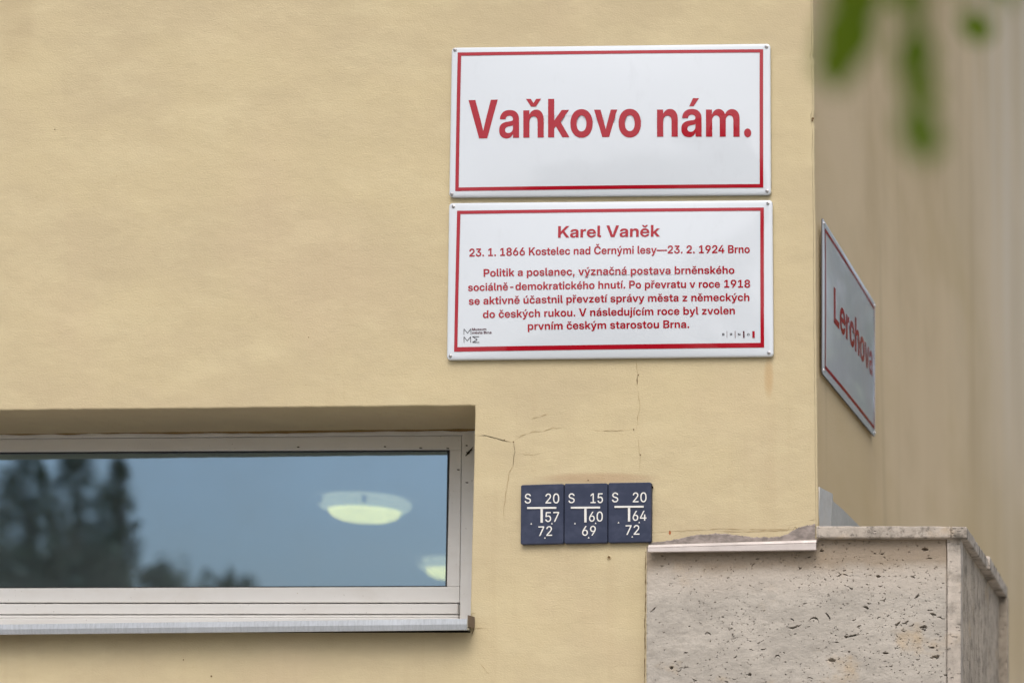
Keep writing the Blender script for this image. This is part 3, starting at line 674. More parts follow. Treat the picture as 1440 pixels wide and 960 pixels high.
# outlines of the letters used on the signs: advance, contours in thousandths of an em
GB = json.loads(''.join('''
{" ":[269,[]],",":[269,[[39,-151,40,-153,140,-153,141,-151,214,119,76,119,74,118]]],"-":[645,[[157,229,158,228,487,228,488,343,485,345,158,345,157,343]]],".":[269,[[119,-7,129,-9,1
49,-8,167,-3,180,4,195,16,206,30,213,43,218,59,219,76,218,92,213,108,203,124,195,135,180,146,164,154,151,158,129,159,113,156,99,151,86,143,73,130,64,120,57,107,52,89,52,69,54,54,57
,43,65,28,76,16,89,5,103,-3]]],"1":[645,[[94,1,95,0,572,0,573,1,573,122,420,123,419,124,418,727,282,728,105,616,101,612,101,480,269,586,271,587,272,586,272,124,271,123,94,122]]],"2
":[645,[[62,1,64,0,584,0,586,1,585,122,271,123,270,124,445,276,499,329,525,358,545,386,560,412,571,438,579,470,582,495,583,513,582,529,579,556,571,589,556,622,533,654,509,679,476,7
02,447,716,429,723,401,731,374,736,339,739,310,739,276,736,248,731,221,723,196,713,160,692,141,677,126,662,110,643,96,623,80,591,67,550,61,508,60,478,61,477,199,477,202,509,207,532
,218,558,230,576,245,591,265,604,286,612,315,617,348,616,369,611,388,602,408,588,423,569,434,547,439,526,440,499,437,475,428,447,413,423,391,397,330,339,63,112]]],"3":[645,[[286,-1
0,333,-11,380,-7,422,2,442,9,465,19,487,32,504,43,520,56,537,73,550,89,563,109,579,143,587,170,592,198,593,226,592,252,589,275,581,302,570,327,556,348,543,364,520,384,497,399,476,4
09,453,417,424,423,398,427,365,428,365,429,558,610,557,727,84,727,84,607,85,604,375,604,378,603,205,439,204,348,206,347,303,347,343,343,364,338,380,332,396,324,413,311,428,294,437,
276,444,253,446,232,444,208,439,187,429,166,415,146,404,136,388,124,372,116,356,111,336,108,313,107,282,111,263,118,242,129,225,143,212,159,200,180,194,198,191,214,188,241,45,241,4
3,239,44,214,49,183,56,159,64,138,75,115,88,94,100,79,115,63,128,51,147,36,168,23,194,11,237,-3,261,-7]]],"4":[645,[[384,1,386,0,525,0,526,1,526,155,621,156,623,158,623,273,526,275
,526,452,525,454,385,453,384,275,383,274,177,275,489,722,491,726,490,728,341,727,22,273,22,158,23,156,383,156,384,154]]],"6":[645,[[293,-9,315,-10,352,-10,390,-5,411,0,440,10,476,2
8,496,41,513,55,532,74,545,90,558,110,569,131,579,155,584,173,590,211,591,238,590,266,584,305,574,336,561,364,545,388,527,409,505,427,478,445,448,458,421,467,391,472,356,473,325,47
2,302,466,302,468,482,723,484,727,483,727,323,727,320,727,126,443,100,399,83,367,70,336,62,310,57,289,54,263,54,225,56,199,62,170,70,145,81,121,97,97,120,69,138,52,157,37,178,24,20
9,10,234,2,261,-5],[321,108,294,111,269,119,250,130,232,146,217,165,205,188,199,211,197,238,199,266,205,289,217,311,232,330,248,345,271,358,299,366,321,368,346,366,374,357,391,348,
412,331,426,313,439,289,446,266,448,238,446,211,439,188,427,165,412,145,395,131,375,119,349,111]]],"8":[645,[[285,-10,308,-11,354,-11,404,-4,427,1,453,9,481,20,502,32,521,45,541,61
,554,74,571,96,587,126,594,146,599,172,600,205,598,221,594,245,582,276,572,292,563,306,551,319,533,335,505,353,471,368,427,379,448,383,473,391,487,398,507,409,521,420,534,433,546,4
47,556,462,564,480,569,494,572,509,575,528,575,553,572,576,567,597,563,610,550,636,530,662,507,683,486,698,455,714,429,724,396,733,365,737,339,739,305,739,258,734,212,723,191,715,1
68,703,147,690,131,677,114,660,101,644,90,626,80,605,73,584,70,564,69,542,70,522,75,494,85,468,103,441,124,419,150,401,180,388,217,379,191,373,168,366,145,356,131,348,116,339,100,3
25,81,306,72,292,64,278,56,260,49,237,46,216,46,174,51,148,56,131,62,117,72,99,93,71,116,50,142,32,175,15,206,4,248,-6],[316,99,289,102,263,110,242,121,224,137,212,153,202,175,198,
193,199,222,204,244,213,263,228,282,246,296,264,306,290,314,315,317,344,316,367,311,390,301,409,288,423,275,435,255,442,237,446,219,445,190,441,170,432,153,421,137,403,121,381,110,
362,103,342,100],[305,431,282,435,263,444,245,456,231,472,223,486,217,507,215,533,218,556,225,574,234,589,250,604,268,615,292,623,316,626,341,625,359,622,377,615,393,605,408,591,41
8,577,426,556,429,538,429,519,426,499,418,480,408,465,396,453,381,444,367,437,347,432,331,430]]],"9":[645,[[161,1,164,0,321,0,324,1,512,273,550,337,571,382,581,412,587,439,591,464,
591,486,590,514,587,537,583,558,574,583,563,607,550,628,534,649,516,667,494,686,474,699,460,707,434,718,409,726,382,733,343,738,317,738,295,738,258,733,230,726,206,718,181,707,159,
693,139,679,119,661,101,639,90,623,80,607,69,581,59,547,54,516,53,475,56,447,62,417,72,387,88,356,106,332,131,307,155,289,180,276,211,265,238,258,274,254,310,255,341,261,343,260],[
305,361,279,367,258,377,238,391,220,412,209,431,200,454,197,475,197,506,202,530,213,556,228,578,247,595,268,607,289,615,310,619,336,619,362,614,387,603,404,590,423,569,436,548,444,
526,447,504,447,472,442,447,433,425,420,405,401,387,382,374,356,364,336,361]]],"B":[645,[[54,1,55,0,377,0,413,3,436,6,465,12,482,17,501,25,524,37,543,50,561,65,583,89,596,111,607,1
37,614,161,617,182,617,228,612,255,606,277,597,294,585,314,572,329,553,346,534,358,516,367,491,375,461,381,490,390,508,398,529,411,546,426,562,444,573,462,581,480,588,503,591,527,5
91,553,588,579,580,607,568,630,554,651,535,670,519,682,488,700,455,713,421,721,384,726,346,728,54,727],[203,120,203,311,351,311,381,308,403,301,420,293,436,280,449,264,458,246,461,
231,462,213,459,189,454,174,443,156,434,148,418,136,403,130,387,125,353,120],[203,426,203,607,337,608,361,606,381,601,400,591,416,578,427,565,435,547,438,532,439,513,437,493,432,47
8,423,464,413,452,400,442,387,435,374,431,345,426]]],"K":[688,[[54,1,55,0,205,0,206,1,206,198,302,310,506,0,680,0,681,1,679,5,403,413,674,728,491,727,317,522,208,392,206,391,205,72
7,54,727]]],"L":[558,[[54,1,55,0,534,0,536,1,535,131,206,132,206,726,205,728,55,728,54,726]]],"M":[895,[[54,1,55,0,202,0,204,1,204,358,199,527,200,548,263,343,385,1,387,0,509,0,632
,343,696,558,692,363,692,1,693,0,841,1,841,727,618,727,502,394,449,212,394,395,276,727,54,727]]],"N":[726,[[54,1,55,0,205,0,206,1,206,351,203,498,205,499,250,420,300,335,511,1,672,
1,672,727,520,727,520,356,522,229,521,228,449,353,215,727,213,728,54,727]]],"O":[747,[[341,-10,383,-11,419,-9,450,-4,483,4,517,17,543,30,569,46,595,66,619,89,642,117,662,146,680,17
9,691,206,701,236,709,271,714,306,717,362,716,402,713,434,706,472,696,507,688,530,672,564,652,597,633,623,606,651,582,672,548,695,515,711,484,723,448,732,414,737,390,739,352,739,31
8,735,279,728,248,718,212,702,181,684,155,664,129,639,108,615,86,584,74,561,59,528,46,489,38,454,33,418,31,385,31,332,34,296,41,257,52,216,65,183,83,149,98,126,122,96,144,74,172,51
,199,33,230,17,266,4,297,-4],[364,123,339,126,323,130,300,138,284,146,269,155,251,170,236,187,227,200,217,216,207,236,199,257,192,281,186,322,184,348,184,382,189,429,194,452,200,47
5,208,494,220,517,233,537,244,550,260,565,273,575,292,586,310,594,333,600,354,604,390,604,406,602,427,597,445,591,465,581,479,572,497,556,511,542,524,524,534,506,543,485,552,460,55
6,441,563,392,563,336,558,294,551,266,545,247,535,224,527,209,517,195,504,179,491,165,476,154,463,145,443,136,409,126,385,123]]],"P":[632,[[54,1,55,0,205,0,206,1,206,248,345,248,37
4,250,403,253,439,261,478,276,495,284,516,297,545,322,568,350,581,371,593,395,599,415,604,436,607,459,609,488,606,532,601,556,594,578,588,594,576,615,554,646,535,664,514,681,483,69
9,451,712,413,721,377,726,342,728,54,727],[206,377,206,599,340,599,369,596,387,591,408,581,425,570,440,553,449,537,456,517,459,495,458,467,453,447,443,428,433,415,418,401,408,395,3
92,387,376,382,359,378,335,377]]],"R":[651,[[54,1,55,0,205,0,206,1,206,252,337,253,339,250,465,1,628,0,629,1,484,281,519,302,540,319,558,337,576,360,591,386,601,410,607,434,612,469
,612,504,609,535,602,565,592,592,580,617,563,639,545,659,521,679,488,698,460,710,425,720,382,726,345,728,54,727],[208,375,206,377,207,600,335,601,371,598,394,591,413,582,431,568,44
3,555,454,535,461,514,463,495,462,472,458,451,449,431,436,413,421,400,408,392,394,385,379,380,359,377,342,375]]],"V":[708,[[259,1,261,0,453,0,455,1,703,726,702,728,539,727,427,377,
359,143,357,142,288,374,170,727,5,727]]],"a":[554,[[179,-7,198,-8,234,-8,263,-3,288,5,309,17,325,29,340,45,359,73,361,71,361,1,503,0,504,1,504,349,503,367,500,390,495,408,489,424,4
80,440,467,458,452,474,441,483,426,493,403,505,382,512,358,519,309,526,249,525,221,522,190,516,169,509,149,501,128,490,114,480,98,466,82,449,69,429,63,416,57,400,51,380,48,359,49,3
52,184,352,185,354,188,367,193,379,201,390,208,397,219,405,234,412,252,416,267,418,286,418,299,416,312,413,325,408,335,402,345,393,352,383,357,372,359,359,358,343,354,333,343,324,3
32,320,311,315,210,303,180,298,151,291,127,283,102,272,78,256,59,237,51,226,43,211,37,193,32,169,32,126,37,97,42,82,50,66,60,51,70,40,83,28,102,15,133,2,159,-4],[247,92,221,95,206,
100,193,106,180,120,173,133,171,149,173,167,180,180,187,188,198,197,223,208,249,215,325,228,345,233,359,239,360,177,355,156,344,134,334,123,322,113,301,101,278,95]]],"b":[599,[[322
,-9,356,-11,386,-8,413,-2,443,10,465,23,493,45,513,67,531,93,546,122,557,153,565,189,570,228,571,274,568,305,562,342,551,380,538,409,524,432,510,451,491,471,465,492,443,506,420,515
,389,523,358,526,322,525,296,520,272,512,251,501,233,487,216,471,197,445,197,726,195,727,52,727,51,726,51,2,52,0,194,0,195,2,195,79,208,57,219,43,233,29,247,18,264,8,278,1,298,-5],
[291,109,277,112,264,117,244,128,226,145,211,166,199,192,193,218,190,249,191,287,197,314,204,337,216,358,233,378,252,393,273,403,296,408,322,408,345,403,366,393,379,383,388,375,403
,354,414,328,420,300,423,261,422,230,417,201,409,176,394,150,379,133,361,120,342,112,322,109]]],"c":[557,[[256,-10,279,-11,313,-11,357,-4,379,2,401,10,423,22,441,33,454,43,473,60,4
86,74,499,92,510,112,518,131,525,153,529,177,531,193,529,195,389,195,383,172,377,157,368,143,358,131,345,121,334,115,319,110,296,106,267,108,251,113,239,118,226,126,215,136,207,146
,198,159,187,183,179,216,176,258,179,301,184,322,188,336,202,362,218,382,228,391,241,399,264,407,288,409,314,407,339,399,358,385,373,367,383,348,389,323,391,322,529,322,531,323,525
,361,518,382,512,398,494,429,469,458,440,483,409,501,371,516,334,524,301,527,274,527,241,524,223,521,199,514,178,506,152,493,129,478,109,462,90,441,73,419,63,403,53,384,44,359,35,3
30,31,302,28,273,29,234,31,213,35,185,44,156,53,131,63,112,78,89,99,63,117,46,137,31,155,20,174,11,200,1,226,-6]]],"d":[599,[[224,-9,259,-11,285,-8,313,-1,332,6,352,18,375,37,390,5
6,404,79,404,2,405,0,548,0,548,726,547,727,404,727,402,726,402,446,400,446,383,471,366,487,348,501,327,512,303,520,277,525,241,526,212,523,189,518,166,510,142,497,119,481,98,461,83
,443,70,424,55,396,45,371,36,336,29,290,28,259,29,227,34,188,42,153,52,126,68,93,81,74,97,54,122,31,147,15,171,3,199,-5],[272,109,252,114,230,125,210,144,196,163,185,189,179,217,17
6,249,177,288,182,316,190,341,201,362,218,382,236,395,259,405,277,408,303,408,331,401,350,391,371,373,388,350,399,324,406,298,409,267,408,231,403,204,393,176,380,153,363,135,342,12
0,322,112,303,109]]],"e":[562,[[256,-10,277,-11,313,-11,348,-6,389,6,412,15,433,27,453,40,471,54,486,69,499,86,510,104,520,123,526,141,531,161,529,162,399,162,390,144,381,133,371,1
23,360,115,344,107,329,102,311,99,295,98,262,100,249,103,233,110,222,116,207,128,197,139,190,149,182,166,175,185,171,214,171,219,173,221,534,221,536,222,536,281,533,310,528,336,521
,359,512,384,500,406,486,429,473,445,451,467,433,482,415,493,394,504,368,515,345,521,314,526,269,527,238,524,213,519,192,513,173,505,148,492,127,477,108,460,91,442,75,421,60,397,49
,372,40,348,31,302,28,273,29,234,31,213,36,185,44,156,54,131,66,107,78,89,98,65,117,46,139,30,155,20,174,10,200,1,226,-6],[173,314,172,317,174,328,182,353,190,369,205,387,220,399,2
39,409,264,415,285,417,306,415,327,410,345,402,362,391,377,374,387,358,395,336,398,315,397,314]]],"h":[587,[[51,1,52,0,195,0,197,1,197,286,198,311,201,329,206,343,214,360,224,373,2
36,383,251,391,264,396,278,399,296,400,316,399,330,396,343,391,356,382,366,373,373,364,381,350,386,333,389,316,390,296,390,1,392,0,535,0,536,1,536,343,534,363,529,390,523,413,515,4
33,505,451,490,470,474,487,459,498,434,511,417,518,387,525,366,526,342,526,314,523,290,516,270,508,249,495,231,480,214,462,197,439,197,726,195,728,52,728,51,726]]],"i":[247,[[51,1,
53,0,195,0,197,1,196,515,53,515,51,514],[115,579,129,579,149,582,162,587,173,593,186,604,195,615,202,628,205,639,207,656,205,674,202,685,195,698,186,709,173,720,157,728,139,733,121
,734,107,733,89,728,76,721,65,713,54,701,46,687,41,670,40,651,42,636,46,626,54,612,64,600,81,589,97,582]]],"j":[248,[[-35,-203,-34,-204,51,-203,81,-198,111,-189,125,-182,140,-172,1
60,-155,175,-134,188,-107,194,-81,197,-42,197,514,195,516,51,515,51,-38,48,-55,45,-64,38,-74,29,-81,11,-88,-34,-89,-35,-90],[107,580,121,579,138,580,153,583,168,589,179,597,193,611
,199,621,204,634,207,650,207,663,204,680,198,694,191,704,179,716,166,724,151,730,134,734,117,734,98,731,85,726,68,716,58,706,50,694,44,680,41,658,42,642,45,629,52,616,64,602,75,593
,90,585]]],"k":[552,[[51,1,52,0,195,0,197,1,197,161,198,164,238,207,387,1,555,0,557,1,348,291,546,514,545,515,376,515,201,322,198,320,197,320,197,726,195,728,52,728,51,726]]],"l":[
274,[[184,1,207,0,259,0,261,1,261,111,259,112,225,113,213,117,207,121,201,128,198,138,197,150,197,726,195,728,52,728,51,726,51,141,53,104,58,83,66,63,76,47,91,32,109,20,129,12,153,
6]]],"m":[886,[[51,1,52,0,195,0,197,1,197,304,200,335,204,350,213,366,223,379,234,389,246,396,260,402,277,405,288,406,298,406,316,402,327,398,338,391,349,382,357,373,365,358,370,34
3,372,317,372,1,374,0,513,1,513,311,515,335,520,351,528,368,537,379,548,389,561,397,574,402,591,405,604,406,630,402,643,397,654,391,665,382,674,371,681,360,686,345,689,314,689,1,69
0,0,833,0,835,1,835,340,834,366,827,405,821,425,809,447,794,469,779,485,762,498,744,508,726,516,701,523,675,526,648,526,622,523,597,516,576,508,557,497,537,482,522,467,509,449,496,
427,485,452,474,469,459,485,434,503,412,515,392,521,361,526,335,526,311,523,293,518,272,510,252,498,238,487,219,469,206,451,192,424,191,514,190,515,52,515,51,514]]],"n":[587,[[51,1
,52,0,195,0,197,1,197,286,198,311,201,329,206,343,214,360,224,373,236,383,251,391,264,396,278,399,296,400,316,399,330,396,343,391,356,382,366,373,373,364,381,350,386,333,389,316,39
0,296,390,1,392,0,535,0,536,1,536,322,534,363,528,397,515,433,497,462,474,487,459,498,444,507,426,515,405,521,387,525,366,526,342,526,314,523,282,513,267,506,249,495,231,480,214,46
2,195,435,194,515,52,515,51,514]]],"o":[582,[[259,-10,282,-11,316,-11,335,-9,362,-4,379,1,405,10,428,22,451,36,472,53,491,73,504,89,518,112,528,130,538,154,546,183,551,209,554,258,
553,289,548,323,541,349,533,374,521,398,508,419,494,439,480,454,462,470,435,490,417,500,391,511,365,519,339,524,306,527,277,527,244,524,218,519,191,511,168,501,150,492,130,479,110,
462,91,442,74,421,61,400,52,380,44,359,35,330,31,304,28,273,29,234,31,211,35,185,44,156,52,135,61,115,75,94,91,73,111,52,130,37,153,22,176,11,204,0,230,-6],[285,107,259,111,236,121
,217,136,203,153,192,172,182,200,177,229,176,266,179,299,185,327,197,353,212,374,228,389,248,400,270,407,298,409,321,405,344,396,362,383,370,374,380,361,393,336,401,309,406,275,406
,247,403,214,396,188,385,162,370,141,353,126,340,118,329,113,309,108]]],"p":[599,[[51,-203,52,-204,195,-204,197,-203,197,76,199,76,213,53,227,37,246,20,264,9,286,-1,311,-8,342,-11,
361,-11,387,-8,410,-3,433,5,456,17,483,36,501,53,515,69,531,94,544,118,554,144,561,167,567,198,570,230,571,274,568,305,564,334,557,361,547,388,537,409,523,434,508,453,493,470,474,4
86,454,499,423,514,386,524,343,527,324,525,304,522,272,512,242,496,229,486,217,474,208,463,197,447,195,446,195,514,194,516,51,515],[303,108,282,111,259,119,238,134,219,154,204,180,
196,203,191,230,190,268,193,299,200,325,211,351,226,371,247,390,265,400,288,407,316,408,338,405,353,400,363,395,382,380,397,362,409,341,417,315,422,286,423,250,420,217,414,190,404,
165,391,146,374,129,365,122,351,116,329,109]]],"r":[375,[[51,1,52,0,195,0,197,1,197,278,198,303,203,325,213,348,224,364,239,378,257,388,270,393,291,396,361,394,361,517,330,519,296,
518,272,513,251,505,231,492,216,475,203,454,194,430,192,428,192,514,190,515,52,515,51,514]]],"s":[522,[[231,-11,254,-12,295,-12,334,-7,376,5,412,21,430,32,446,45,459,59,471,74,481,
90,487,104,492,121,495,139,495,176,492,194,487,210,477,228,468,241,457,252,443,263,413,279,376,292,342,300,244,319,226,324,212,330,200,337,191,345,187,354,183,367,185,381,190,393,1
98,403,210,411,225,418,247,422,262,423,277,422,298,417,314,410,324,402,332,394,341,381,345,370,348,352,482,352,482,367,480,381,471,414,456,441,434,467,413,484,382,502,347,515,309,5
23,260,527,207,523,179,518,161,514,124,498,107,489,89,476,76,464,65,450,56,437,48,420,40,391,38,373,38,349,42,327,47,311,52,300,63,282,76,266,91,254,102,246,124,234,163,220,192,213
,288,195,311,188,332,177,341,168,345,160,348,145,346,131,341,121,329,109,316,101,301,96,282,92,257,92,244,93,228,96,215,101,200,109,190,118,180,131,174,145,169,162,26,161,29,142,33
,122,46,91,63,67,76,52,89,41,119,21,155,5,190,-5]]],"t":[371,[[231,1,254,0,347,0,349,1,349,114,285,115,272,116,262,120,254,125,249,132,246,141,244,163,244,400,349,402,349,514,347,5
15,244,516,243,656,100,656,98,656,98,654,98,517,96,515,10,515,9,514,9,402,98,400,98,137,99,111,106,83,112,67,122,50,131,40,147,27,168,16,188,9,209,4]]],"u":[587,[[205,-9,239,-11,26
7,-8,295,-2,317,8,337,19,356,36,373,54,392,81,393,2,394,0,536,0,536,515,535,516,390,515,390,230,389,209,386,189,381,173,375,160,365,145,356,137,342,127,330,122,312,117,296,115,280,
116,260,119,247,123,233,132,221,142,213,153,206,166,201,181,198,197,197,220,197,515,51,515,51,179,53,148,61,111,73,82,84,62,101,41,119,24,138,11,159,1,181,-5]]],"v":[556,[[196,1,19
7,0,358,0,360,1,549,513,549,515,401,515,398,514,315,262,280,142,243,262,159,514,157,515,7,515,6,514]]],"y":[556,[[63,-203,65,-204,170,-204,184,-203,210,-198,233,-190,256,-177,275,-
160,295,-136,310,-110,323,-81,548,509,550,514,549,516,398,515,312,261,279,153,245,261,159,515,6,515,204,2,182,-56,171,-72,161,-81,152,-86,142,-88,64,-90]]],"z":[525,[[47,1,48,0,477
,0,478,1,478,114,477,115,226,115,225,117,474,412,473,515,48,515,47,514,47,402,48,400,299,400,301,399,48,99]]],"\\u00e1":[554,[[179,-7,198,-8,234,-8,263,-3,288,5,309,17,325,29,340,4
5,359,73,361,71,361,1,503,0,504,1,504,349,503,367,500,390,495,408,489,424,480,440,467,458,452,474,441,483,426,493,403,505,382,512,358,519,309,526,249,525,221,522,190,516,169,509,14
9,501,128,490,114,480,98,466,82,449,69,429,63,416,57,400,51,380,48,359,49,352,184,352,185,354,188,367,193,379,201,390,208,397,219,405,234,412,252,416,267,418,286,418,299,416,312,41
3,325,408,335,402,345,393,352,383,357,372,359,359,358,343,354,333,343,324,332,320,311,315,210,303,180,298,151,291,127,283,102,272,78,256,59,237,51,226,43,211,37,193,32,169,32,126,3
7,97,42,82,50,66,60,51,70,40,83,28,102,15,133,2,159,-4],[247,92,221,95,206,100,193,106,180,120,173,133,171,149,173,167,180,180,187,188,198,197,223,208,249,215,325,228,345,233,359,2
39,360,177,355,156,344,134,334,123,322,113,301,101,278,95],[217,580,219,579,319,579,443,732,302,732]]],"\\u00e9":[562,[[256,-10,277,-11,313,-11,348,-6,389,6,412,15,433,27,453,40,47
1,54,486,69,499,86,510,104,520,123,526,141,531,161,529,162,399,162,390,144,381,133,371,123,360,115,344,107,329,102,311,99,295,98,262,100,249,103,233,110,222,116,207,128,197,139,190
,149,182,166,175,185,171,214,171,219,173,221,534,221,536,222,536,281,533,310,528,336,521,359,512,384,500,406,486,429,473,445,451,467,433,482,415,493,394,504,368,515,345,521,314,526
,269,527,238,524,213,519,192,513,173,505,148,492,127,477,108,460,91,442,75,421,60,397,49,372,40,348,31,302,28,273,29,234,31,213,36,185,44,156,54,131,66,107,78,89,98,65,117,46,139,3
0,155,20,174,10,200,1,226,-6],[173,314,172,317,174,328,182,353,190,369,205,387,220,399,239,409,264,415,285,417,306,415,327,410,345,402,362,391,377,374,387,358,395,336,398,315,397,3
14],[224,581,225,579,226,579,326,579,327,580,450,732,309,732]]],"\\u00ed":[247,[[51,1,52,0,195,0,197,1,197,514,195,515,52,515,51,514],[66,579,168,579,292,731,291,732,151,732]]],"\\
u00fa":[587,[[205,-9,239,-11,267,-8,295,-2,317,8,337,19,356,36,373,54,392,81,393,2,394,0,536,0,536,515,535,516,390,515,390,230,389,209,386,189,381,173,375,160,365,145,356,137,342,1
27,330,122,312,117,296,115,280,116,260,119,247,123,233,132,221,142,213,153,206,166,201,181,198,197,197,220,197,515,51,515,51,179,53,148,61,111,73,82,84,62,101,41,119,24,138,11,159,
1,181,-5],[235,580,338,580,462,731,461,732,321,732]]],"\\u00fd":[556,[[63,-203,65,-204,170,-204,184,-203,210,-198,233,-190,256,-177,275,-160,295,-136,310,-110,323,-81,548,509,550,5
14,549,516,398,515,312,261,279,153,245,261,159,515,6,515,204,2,182,-56,171,-72,161,-81,152,-86,142,-88,64,-90],[211,580,213,579,313,579,314,580,438,732,296,732]]],"\\u010c":[726,[[
343,-10,367,-11,408,-11,445,-6,474,1,509,12,535,24,561,38,582,53,601,69,624,92,643,115,662,146,677,177,685,200,693,231,697,255,696,256,544,256,535,227,524,203,511,183,492,163,471,1
47,448,136,429,129,403,124,377,123,341,126,320,131,294,141,274,152,250,172,235,188,218,213,207,236,199,258,192,281,187,309,184,346,184,377,186,405,191,437,199,470,207,491,218,514,2
28,530,241,546,258,563,273,574,292,586,321,597,357,604,396,604,432,597,455,589,473,579,486,570,502,555,515,538,527,519,535,499,542,473,544,470,696,470,697,472,693,496,685,527,677,5
50,667,571,656,592,639,616,626,633,608,652,587,671,567,685,540,701,518,711,494,721,471,728,442,734,416,737,372,739,336,737,302,732,274,726,245,716,212,702,181,684,155,664,128,638,1
06,613,85,582,73,561,59,530,46,491,38,454,33,418,31,385,31,332,35,294,41,257,52,216,65,183,85,146,105,117,128,90,157,62,183,43,214,25,247,11,277,1,317,-7],[310,797,312,796,427,796,
548,944,434,944,369,863,305,944,193,944,192,944,194,940]]],"\\u010d":[557,[[256,-10,279,-11,313,-11,357,-4,379,2,401,10,423,22,441,33,454,43,473,60,486,74,499,92,510,112,518,131,52
5,153,529,177,531,193,529,195,389,195,383,172,377,157,368,143,358,131,345,121,334,115,319,110,296,106,267,108,251,113,239,118,226,126,215,136,207,146,198,159,187,183,179,216,176,25
8,179,301,184,322,188,336,202,362,218,382,228,391,241,399,264,407,288,409,314,407,339,399,358,385,373,367,383,348,389,323,391,322,529,322,531,323,525,361,518,382,512,398,494,429,46
9,458,440,483,409,501,371,516,334,524,301,527,274,527,241,524,223,521,199,514,178,506,152,493,129,478,109,462,90,441,73,419,63,403,53,384,44,359,35,330,31,302,28,273,29,234,31,213,
35,185,44,156,53,131,63,112,78,89,99,63,117,46,137,31,155,20,174,11,200,1,226,-6],[227,585,230,584,345,585,465,732,352,732,287,651,223,732,110,732,115,724]]],"\\u011b":[562,[[256,-
10,277,-11,313,-11,348,-6,389,6,412,15,433,27,453,40,471,54,486,69,499,86,510,104,520,123,526,141,531,161,529,162,399,162,390,144,381,133,371,123,360,115,344,107,329,102,311,99,295
,98,262,100,249,103,233,110,222,116,207,128,197,139,190,149,182,166,175,185,171,214,171,219,173,221,534,221,536,222,536,281,533,310,528,336,521,359,512,384,500,406,486,429,473,445,
451,467,433,482,415,493,394,504,368,515,345,521,314,526,269,527,238,524,213,519,192,513,173,505,148,492,127,477,108,460,91,442,75,421,60,397,49,372,40,348,31,302,28,273,29,234,31,2
13,36,185,44,156,54,131,66,107,78,89,98,65,117,46,139,30,155,20,174,10,200,1,226,-6],[173,314,172,317,174,328,182,353,190,369,205,387,220,399,239,409,264,415,285,417,306,415,327,41
0,345,402,362,391,377,374,387,358,395,336,398,315,397,314],[221,585,223,584,339,584,460,732,347,732,282,652,280,652,217,732,104,732,107,727]]],"\\u0148":[587,[[51,1,52,0,195,0,197,
1,197,286,198,311,201,329,206,343,214,360,224,373,236,383,251,391,264,396,278,399,296,400,316,399,330,396,343,391,356,382,366,373,373,364,381,350,386,333,389,316,390,296,390,1,392,
0,535,0,536,1,536,322,534,363,528,397,515,433,497,462,474,487,459,498,444,507,426,515,405,521,387,525,366,526,342,526,314,523,282,513,267,506,249,495,231,480,214,462,195,435,194,51
5,52,515,51,514],[232,586,234,584,350,584,471,731,470,732,358,732,293,652,289,654,232,729,228,732,117,732,116,731,117,729]]],"\\u0159":[375,[[51,1,52,0,195,0,197,1,197,278,198,303,
203,325,213,348,226,366,239,378,260,389,277,394,291,396,361,395,361,517,330,519,296,518,272,513,251,505,231,492,216,475,203,454,194,430,192,428,192,514,190,515,52,515,51,514],[145,
586,148,584,264,585,384,731,382,732,270,732,205,651,142,732,29,732,29,731]]],"\\u2014":[1000,[[0,229,1,228,999,228,1000,343,999,345,1,345,0,343]]]}
'''.split('\n')))
